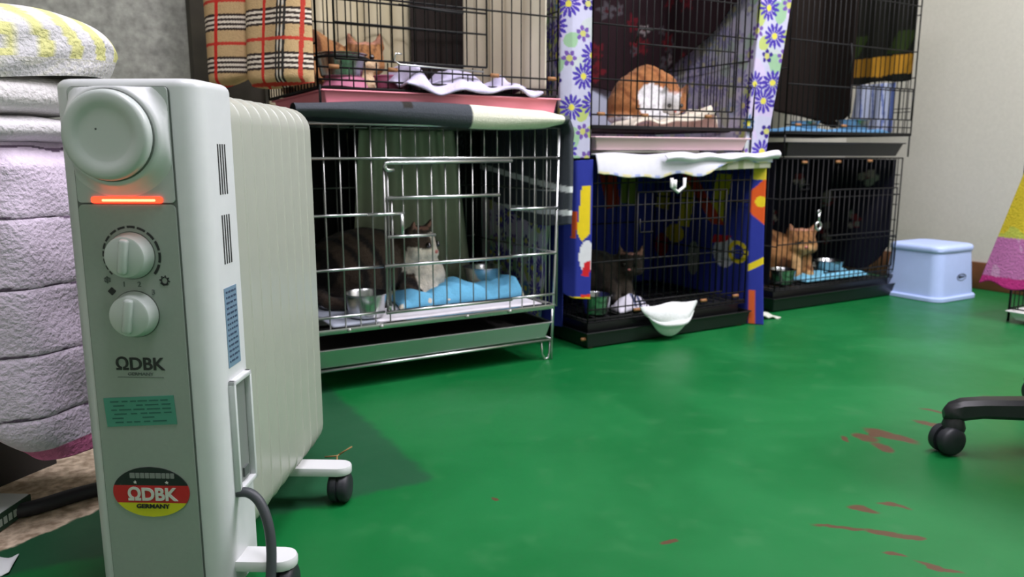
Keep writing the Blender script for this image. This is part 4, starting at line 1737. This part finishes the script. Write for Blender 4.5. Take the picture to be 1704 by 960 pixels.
crumple('blue_cloth', 'light blue cloth under both bowls in the upper right cage', 'cloth', f_bl5, 70, 30, m_fleece, (96, 146, 186), .003)
crumple('white_scrap', 'small white cloth end on the floor between the two black base trays', 'cloth',
        lambda u, v: (1.985 + u * .10, 1.80 + v * .06 - .03 * u, .002 + .045 * (1 - u) * np.sin(np.pi * (v * .8 + .1)) + .003 * np.sin(u * 20)), 24, 16, m_fleece, (206, 210, 196), .004)
# snap hook on the lower right cage
sn = tube('snap_hook', [(2.345 + .014 * math.cos(q), 1.850, .300 + .014 * math.sin(q)) for q in np.linspace(0, 2 * math.pi, 20, endpoint=False)], .0045, m_chrome, None, 8, closed=True)
tag(sn, 'small metal snap hook hanging on the front of the lower right cage', 'hook')
tube('swivel', [(2.345, 1.850, .314), (2.345, 1.850, .345)], .0045, m_chrome, sn, 8)
tube('eye_ring', [(2.345 + .007 * math.cos(q), 1.850, .350 + .007 * math.sin(q)) for q in np.linspace(0, 2 * math.pi, 14, endpoint=False)], .0028, m_chrome, sn, 6, closed=True)

# ------------------------------------------------------------------ cats
m_fur = mat('cat_fur', noise=.22, nscale=70, bump=.8, bscale=240, rough=.9, vcol=True, sheen=.1, spec=.2)
m_eye = mat('cat_eye', (32, 30, 22), .12)
m_nose = mat('cat_nose', (214, 134, 124), .5)


def head_frame(c, f, up=(0, 0, 1)):
    f = Vector(f).normalized()
    s = f.cross(Vector(up)).normalized()     # the cat's right seen from behind
    u = s.cross(f).normalized()
    return Vector(c), s, f, u


def hp(fr, a, b, c, k=1.0):
    return fr[0] + fr[1] * (a * k) + fr[2] * (b * k) + fr[3] * (c * k)


def head_balls(fr, k=1.0, eh=.033):
    B = []
    basis = (fr[1], fr[2], fr[3])
    B.append((hp(fr, 0, 0, 0), (.044 * k, .044 * k, .040 * k), basis))
    for s in (-1, 1):
        B.append((hp(fr, s * .021, .014, -.014, k), (.026 * k, .024 * k, .023 * k), basis))
        B.append((hp(fr, s * .0095, .040, -.014, k), (.0135 * k, .013 * k, .011 * k), basis))
        for i in range(7):
            t = i / 6
            B.append((hp(fr, s * (.0265 + .010 * t), -.002 + .004 * t, .024 + eh * t, k), (.0215 * k * (1 - t * .80), .0085 * k * (1 - .4 * t), .010 * k), basis))
    B.append((hp(fr, 0, .034, -.026, k), (.013 * k, .013 * k, .010 * k), basis))
    B.append((hp(fr, 0, .032, .004, k), (.012 * k, .016 * k, .012 * k), basis))
    B.append((hp(fr, 0, .042, -.006, k), (.0085 * k, .010 * k, .008 * k), basis))
    return B


AX = (Vector((1, 0, 0)), Vector((0, 1, 0)), Vector((0, 0, 1)))


def limb(p, q, r0, r1, n=None):
    p, q = Vector(p), Vector(q)
    n = n or max(2, int((q - p).length / (min(r0, r1) * .6)))
    return [(p.lerp(q, i / n), (r0 + (r1 - r0) * i / n,) * 3, AX) for i in range(n + 1)]


def chain(pts):
    out = []
    for (p, r), (q, s) in zip(pts[:-1], pts[1:]):
        out += limb(p, q, r, s)
    return out


def cat(label, balls, color, fr, k=1.0, eyes='open', voxel=.0062):
    bm = bmesh.new()
    for c, r, B in balls:
        res = bmesh.ops.create_icosphere(bm, subdivisions=2, radius=1.0)
        for v in res['verts']:
            p = v.co
            v.co = c + B[0] * (p.x * r[0]) + B[1] * (p.y * r[1]) + B[2] * (p.z * r[2])
    me = bpy.data.meshes.new('tmp')
    bm.to_mesh(me)
    bm.free()
    t = bpy.data.objects.new('tmp', me)
    COL.objects.link(t)
    md = t.modifiers.new('r', 'REMESH')
    md.mode = 'VOXEL'
    md.voxel_size = voxel
    ms = t.modifiers.new('s', 'SMOOTH')
    ms.factor = .5
    ms.iterations = 3
    dg = bpy.context.evaluated_depsgraph_get()
    ev = t.evaluated_get(dg)
    m2 = bpy.data.meshes.new_from_object(ev)
    V = np.empty(len(m2.vertices) * 3)
    m2.vertices.foreach_get('co', V)
    V = V.reshape(-1, 3)
    fs = [tuple(p.vertices) for p in m2.polygons]
    bpy.data.objects.remove(t)
    bpy.data.meshes.remove(me)
    bpy.data.meshes.remove(m2)
    d = V - np.array(fr[0])
    loc = np.stack([d @ np.array(fr[1]), d @ np.array(fr[2]), d @ np.array(fr[3])], 1) / k
    o = obj('cat', V, fs, m_fur, None, True, None, color(V, loc))
    tag(o, label, 'cat')
    for s in (-1, 1):
        e = hp(fr, s * .0185, .0385, .005, k)
        if eyes == 'open':
            lathe('eye', [(.0005, -.007 * k), (.005 * k, -.005 * k), (.0072 * k, 0), (.005 * k, .005 * k), (.0005, .007 * k)], Matrix.Translation(e), m_eye, o, 14)
        else:
            tube('closed_eye', [hp(fr, s * (.0185 + q * .010), .0425 - .004 * abs(q) + (-.003 * s * q * s), .004 - .003 * q * s * s + .003 * abs(q), k) for q in (-1, -.5, 0, .5, 1)], .0016 * k, m_eye, o, 6)
    lathe('nose', [(.0004, -.004 * k), (.004 * k, -.002 * k), (.0050 * k, .0015 * k), (.0030 * k, .004 * k), (.0004, .0045 * k)], Matrix.Translation(hp(fr, 0, .0505, -.0085, k)), m_nose, o, 12)
    return o


def tabby(base, dark, light, freq=95, ang=(1, .4, .2), seed=1, lightfn=None, s0=.35):
    def f(V, L):
        n = len(V)
        c = np.empty((n, 3))
        c[:] = lin(base)
        a = V[:, 0] * ang[0] + V[:, 1] * ang[1] + V[:, 2] * ang[2]
        w = nz(V[:, 0] + V[:, 2], V[:, 1], 28, seed)
        st = np.sin(a * freq + 2.6 * w)
        k = sm(s0, s0 + .35, st)[:, None]
        head = (np.hypot(np.hypot(L[:, 0], L[:, 1]), L[:, 2]) < .075)
        hs_ = sm(.2, .7, np.sin(L[:, 0] * 420))[:, None] * sm(.012, .024, L[:, 2])[:, None]
        k = np.where(head[:, None], hs_ * .8, k)
        c = c * (1 - k) + np.array(lin(dark)) * k
        if light is not None:
            m_ = lightfn(V, L)[:, None]
            c = c * (1 - m_) + np.array(lin(light)) * m_
        # inner ears
        ear = head & (L[:, 2] > .034) & (L[:, 1] > .004)
        c[ear] = c[ear] * .4 + np.array(lin((206, 150, 130))) * .6
        return c
    return f


def muzzle_light(V, L):
    return sm(.030, .038, L[:, 1]) * sm(.002, -.008, L[:, 2]) * (np.abs(L[:, 0]) < .035)


# ginger tabby behind the raised bowl
fr = head_frame((.707, 1.985, .800), (-.42, -.88, -.12))
balls = head_balls(fr, 1.12, .028)
balls += [((Vector((.605, 2.055, .780))), (.105, .085, .078), AX), (Vector((.565, 2.04, .815)), (.075, .075, .062), AX), (Vector((.68, 2.03, .765)), (.06, .06, .058), AX)]
balls += chain([((.55, 2.0, .77), .046), ((.545, 1.95, .74), .032), ((.545, 1.92, .724), .018), ((.548, 1.885, .722), .016)])
balls += chain([((.60, 2.0, .76), .045), ((.602, 1.94, .732), .026), ((.600, 1.90, .724), .016)])
balls += chain([((.70, 2.0, .765), .045), ((.695, 1.95, .73), .022), ((.69, 1.92, .724), .017)])
balls += chain([((.53, 2.09, .75), .02), ((.54, 2.15, .73), .016), ((.62, 2.17, .725), .014), ((.72, 2.15, .725), .012)])
cat('ginger tabby cat crouching behind the raised steel bowl in the left upper cage', balls, tabby((160, 112, 68), (92, 56, 34), (220, 192, 154), lightfn=lambda V, L: muzzle_light(V, L) + .7 * sm(.735, .722, V[:, 2])), fr, 1.05)

# dark tabby with white face in the chrome cage
fr = head_frame((.795, 1.955, .318), (.55, -.80, -.22))
balls = head_balls(fr, 1.22, .022)
balls += [(Vector((.66, 2.02, .262)), (.155, .105, .100), AX), (Vector((.60, 2.03, .255)), (.095, .10, .092), AX)]
balls += chain([((.79, 1.97, .27), .058), ((.815, 1.95, .225), .056), ((.80, 1.95, .19), .05)])
balls += chain([((.80, 1.92, .20), .030), ((.815, 1.885, .172), .020), ((.83, 1.85, .170), .018)])
balls += chain([((.76, 1.93, .20), .030), ((.765, 1.885, .172), .020), ((.775, 1.85, .170), .018)])
balls += chain([((.52, 2.04, .20), .022), ((.53, 1.93, .178), .018), ((.60, 1.87, .174), .016), ((.66, 1.86, .174), .013)])


def lt_b(V, L):
    blaze = (np.abs(L[:, 0]) < .010 + .35 * np.maximum(0, -L[:, 2] + .004)) & (L[:, 1] > .012) & (L[:, 2] < .030)
    low = (L[:, 2] < -.004) & (L[:, 1] > .0) & (np.linalg.norm(L, axis=1) < .075)
    d = V - np.array([.865, 1.91, .22])
    bib = (np.hypot(np.hypot(d[:, 0] / 1.0, d[:, 1]), d[:, 2] / 1.25) < .062)
    paw = (V[:, 2] < .185) & (V[:, 1] < 1.90) & (V[:, 0] > .72)
    return (blaze | low | bib | paw).astype(float)


balls = [(c + Vector((.035, 0, 0)), r, B) for c, r, B in balls]
fr = (fr[0] + Vector((.035, 0, 0)),) + tuple(fr[1:])
cat('dark brown tabby cat with white face and chest lying in the chrome cage', balls, tabby((70, 58, 48), (30, 26, 24), (226, 216, 198), lightfn=lt_b, seed=3), fr, 1.22)

# ginger and white cat washing itself
fr = head_frame((1.690, 1.905, .708), (-.35, -.62, -.55), (-.2, -.4, 1))
balls = head_balls(fr, 1.0)
balls += chain([((1.545, 1.99, .690), .058), ((1.585, 1.99, .725), .068), ((1.640, 1.985, .757), .066), ((1.690, 1.965, .745), .056), ((1.695, 1.935, .722), .045)])
balls += [(Vector((1.575, 1.97, .680)), (.070, .075, .052), AX), (Vector((1.64, 1.96, .70)), (.06, .06, .065), AX)]
balls += chain([((1.615, 1.94, .70), .040), ((1.605, 1.905, .67), .026), ((1.60, 1.885, .650), .020), ((1.605, 1.855, .648), .017)])
balls += chain([((1.56, 1.95, .66), .034), ((1.55, 1.90, .648), .018), ((1.58, 1.87, .647), .015)])
balls += chain([((1.52, 2.02, .66), .022), ((1.49, 1.98, .65), .018), ((1.50, 1.92, .649), .015)])


balls = [(Vector((1.665 + (c.x - 1.665) * .88, c.y, .64 + (c.z - .64) * 1.0 + .016)), r, B) for c, r, B in balls]
fr = (Vector((1.665 + (fr[0].x - 1.665) * .88, fr[0].y, fr[0].z + .016)),) + tuple(fr[1:])


def lt_c(V, L):
    d = V - np.array([1.612, 1.905, .704])
    fl = np.hypot(np.hypot(d[:, 0] / 1.0, d[:, 1] / 1.3), d[:, 2] / 1.25) < .058
    face = (np.abs(L[:, 0]) < .016) & (L[:, 1] > .01) & (np.linalg.norm(L, axis=1) < .07)
    low = V[:, 2] < .672
    return (fl | face | low).astype(float)


cat('ginger and white cat bending its head down to wash in the middle upper cage', balls, tabby((166, 110, 66), (134, 82, 46), (222, 220, 220), lightfn=lt_c, seed=5, s0=.55), fr, 1.0)

# almost hidden dark cat
fr = head_frame((1.575, 1.955, .205), (-.70, -.72, -.1))
balls = head_balls(fr, 1.0)
balls += [(Vector((1.47, 2.03, .170)), (.12, .09, .082), AX), (Vector((1.55, 2.0, .165)), (.06, .06, .07), AX)]
balls += chain([((1.55, 1.96, .14), .03), ((1.545, 1.92, .105), .02), ((1.53, 1.89, .102), .018)])
balls += chain([((1.50, 1.96, .13), .03), ((1.49, 1.92, .105), .02), ((1.475, 1.89, .102), .018)])
cat('dark brown tabby cat lying in the shade of the blue-draped cage', balls, tabby((46, 40, 32), (22, 20, 18), (60, 54, 44), lightfn=muzzle_light, seed=7), fr, 1.0)

# ginger cat with closed eyes
fr = head_frame((2.440, 2.000, .226), (-.52, -.84, -.10))
balls = head_balls(fr, 1.30, .022)
balls += [(Vector((2.385, 2.10, .170)), (.105, .105, .095), AX), (Vector((2.34, 2.12, .20)), (.075, .09, .095), AX), (Vector((2.435, 2.03, .150)), (.060, .058, .080), AX)]
balls += chain([((2.46, 2.0, .155), .034), ((2.465, 1.985, .115), .025), ((2.455, 1.965, .100), .021)])
balls += chain([((2.40, 2.0, .155), .034), ((2.40, 1.985, .115), .025), ((2.39, 1.965, .100), .021)])
balls += chain([((2.30, 2.12, .13), .03), ((2.26, 2.07, .105), .022), ((2.30, 2.0, .10), .018)])
cat('ginger tabby cat sitting with eyes closed in the lower right cage', balls, tabby((160, 114, 70), (106, 68, 40), (212, 170, 116), lightfn=lambda V, L: muzzle_light(V, L) * .8, seed=9), fr, 1.30, 'closed')

# ------------------------------------------------------------------ blue step stool
m_stool = mat('pale_blue_plastic', (184, 204, 248), .42, noise=.02, nscale=30)


def rrect(hx, hy, r, n=8):
    P = []
    for cx, cy, a0 in ((hx - r, hy - r, 0), (-hx + r, hy - r, 90), (-hx + r, -hy + r, 180), (hx - r, -hy + r, 270)):
        for k in range(n):
            q = math.radians(a0 + 90 * k / (n - 1))
            P.append((cx + r * math.cos(q), cy + r * math.sin(q)))
    return P


def loft(name, levels, c, m, parent, r0=.045, label=None, cap=True, rz=0.0):
    vs, fs = [], []
    n = 32
    cr, sr = math.cos(rz), math.sin(rz)
    for z, hx, hy, r in levels:
        for x, y in rrect(hx, hy, r):
            vs.append((c[0] + x * cr - y * sr, c[1] + x * sr + y * cr, c[2] + z))
    for i in range(len(levels) - 1):
        for j in range(n):
            fs.append((i * n + j, i * n + (j + 1) % n, (i + 1) * n + (j + 1) % n, (i + 1) * n + j))
    if cap:
        fs.append(tuple((len(levels) - 1) * n + j for j in range(n)))
    o = obj(name, vs, fs, m, parent, False, label)
    autosmooth(o, 40)
    return o


SX, SY = 2.945, 1.788
stl = thing('step_stool', 'pale blue plastic step stool standing against the beige wall', 'stool', (SX, SY, 0))
loft('body', [(.014, .128, .122, .042), (.180, .116, .110, .040), (.190, .1155, .1095, .040)], (SX, SY, 0), m_stool, stl, cap=False)
loft('top', [(.186, .118, .112, .042), (.190, .121, .115, .044), (.202, .121, .115, .044), (.209, .117, .111, .042), (.2125, .108, .102, .038), (.2135, .09, .085, .034)], (SX, SY, 0), m_stool, stl)
loft('base_rim', [(.0005, .134, .128, .046), (.002, .137, .131, .047), (.014, .137, .131, .047), (.018, .133, .127, .045), (.0185, .126, .120, .042)], (SX, SY, 0), m_stool, stl, cap=False)
m_logo = mat('logo_print', (66, 76, 96), .5)
LX, LZ = 2.967, .088
yl = SY - .122 + .012 * (LZ - .014) / .166 - .0012
lg = tube('logo_oval', [(LX + .029 * math.cos(q), yl + .0002, LZ + .013 * math.sin(q)) for q in np.linspace(0, 2 * math.pi, 28, endpoint=False)], .0012, m_logo, stl, 6, closed=True, label='dark oval emblem')
tube('logo_script', [(LX - .020 + .040 * t, yl, LZ + .0045 * math.sin(t * 21) * (1.3 - t) + .001) for t in np.linspace(0, 1, 26)], .0017, m_logo, lg, 6)
tube('logo_script', [(LX - .019, yl, LZ - .003), (LX - .014, yl, LZ + .008), (LX - .009, yl, LZ - .003)], .0016, m_logo, lg, 6)

# ------------------------------------------------------------------ office chair at the right edge
m_chair = mat('black_chair_plastic', (34, 35, 38), .42, noise=.03, nscale=60)
HX, HY, CRR = 1.700, .510, .395
ch = thing('office_chair', 'black office chair on a five-star base with casters at the picture edge', 'chair', (HX, HY, 0))
lathe('column', [(.045, .075), (.050, .08), (.050, .125), (.030, .135), (.028, .40), (.05, .41)], T(HX, HY, 0), m_chair, ch, 24)
loft('seat', [(.41, .18, .18, .08), (.42, .235, .235, .10), (.47, .24, .24, .10), (.49, .21, .21, .09)], (HX, HY, 0), mat('black_seat_fabric', (30, 30, 34), .9), ch)  # seat out of view, enlarged to throw more shadow on the floor
bm = bmesh.new()
box_bm(bm, HX - .02, HX + .20, HY - .30, HY - .255, .58, .98, .02, 3)
autosmooth(from_bm('unseen_backrest', bm, MATS['black_seat_fabric'], ch), 50)  # back of the chair, added out of view to cast extra floor shadow
tube('back_bar', [(HX + .09, HY - .12, .40), (HX + .09, HY - .24, .41), (HX + .09, HY - .262, .46), (HX + .09, HY - .262, .70)], .014, m_chair, ch, 8)
for i in range(5):
    a = math.radians(136.2 + 72 * i)
    dx, dy = math.cos(a), math.sin(a)
    px_, py_ = -dy, dx
    L_ = CRR
    vs, fs = [], []
    prof = [(.04, .030, .082, .128), (.12, .026, .080, .124), (.25, .022, .078, .118), (.35, .020, .074, .110), (.385, .019, .066, .105), (.405, .016, .064, .096), (.414, .010, .066, .086)]
    for (r, w, z0, z1) in prof:
        b = .008
        for (sx, sz) in ((-w, z0 + b), (-w + b, z0), (w - b, z0), (w, z0 + b), (w, z1 - b), (w - b, z1), (-w + b, z1), (-w, z1 - b)):
            vs.append((HX + dx * r + px_ * sx, HY + dy * r + py_ * sx, sz))
    for q in range(len(prof) - 1):
        for j in range(8):
            fs.append((q * 8 + j, q * 8 + (j + 1) % 8, q * 8 + 8 + (j + 1) % 8, q * 8 + 8 + j))
    fs.append(tuple(range(8))[::-1])
    fs.append(tuple((len(prof) - 1) * 8 + j for j in range(8)))
    arm = obj('base_arm', vs, fs, m_chair, ch)
    autosmooth(arm, 40)
    cx, cy = HX + dx * L_, HY + dy * L_
    ax = Vector((.25, .97, 0)).normalized() if i == 0 else Vector((px_, py_, 0))
    rad = Vector((ax.y, -ax.x, 0))
    cs = lathe('caster_wheel', [(.006, -.023), (.020, -.023), (.0255, -.019), (.027, -.014), (.027, -.005), (.021, -.004), (.021, .004), (.027, .005), (.027, .014), (.0255, .019), (.020, .023), (.006, .023)],
               Matrix.Translation((cx + rad.x * -.012, cy + rad.y * -.012, .0275)) @ Matrix(((0, rad.x, ax.x, 0), (0, rad.y, ax.y, 0), (1, 0, 0, 0), (0, 0, 0, 1))), m_rubber, ch, 28, label='twin black caster wheel')
    lathe('caster_stem', [(.020, .045), (.021, .052), (.016, .070), (.010, .078)], T(cx, cy, 0), m_chair, ch, 16)
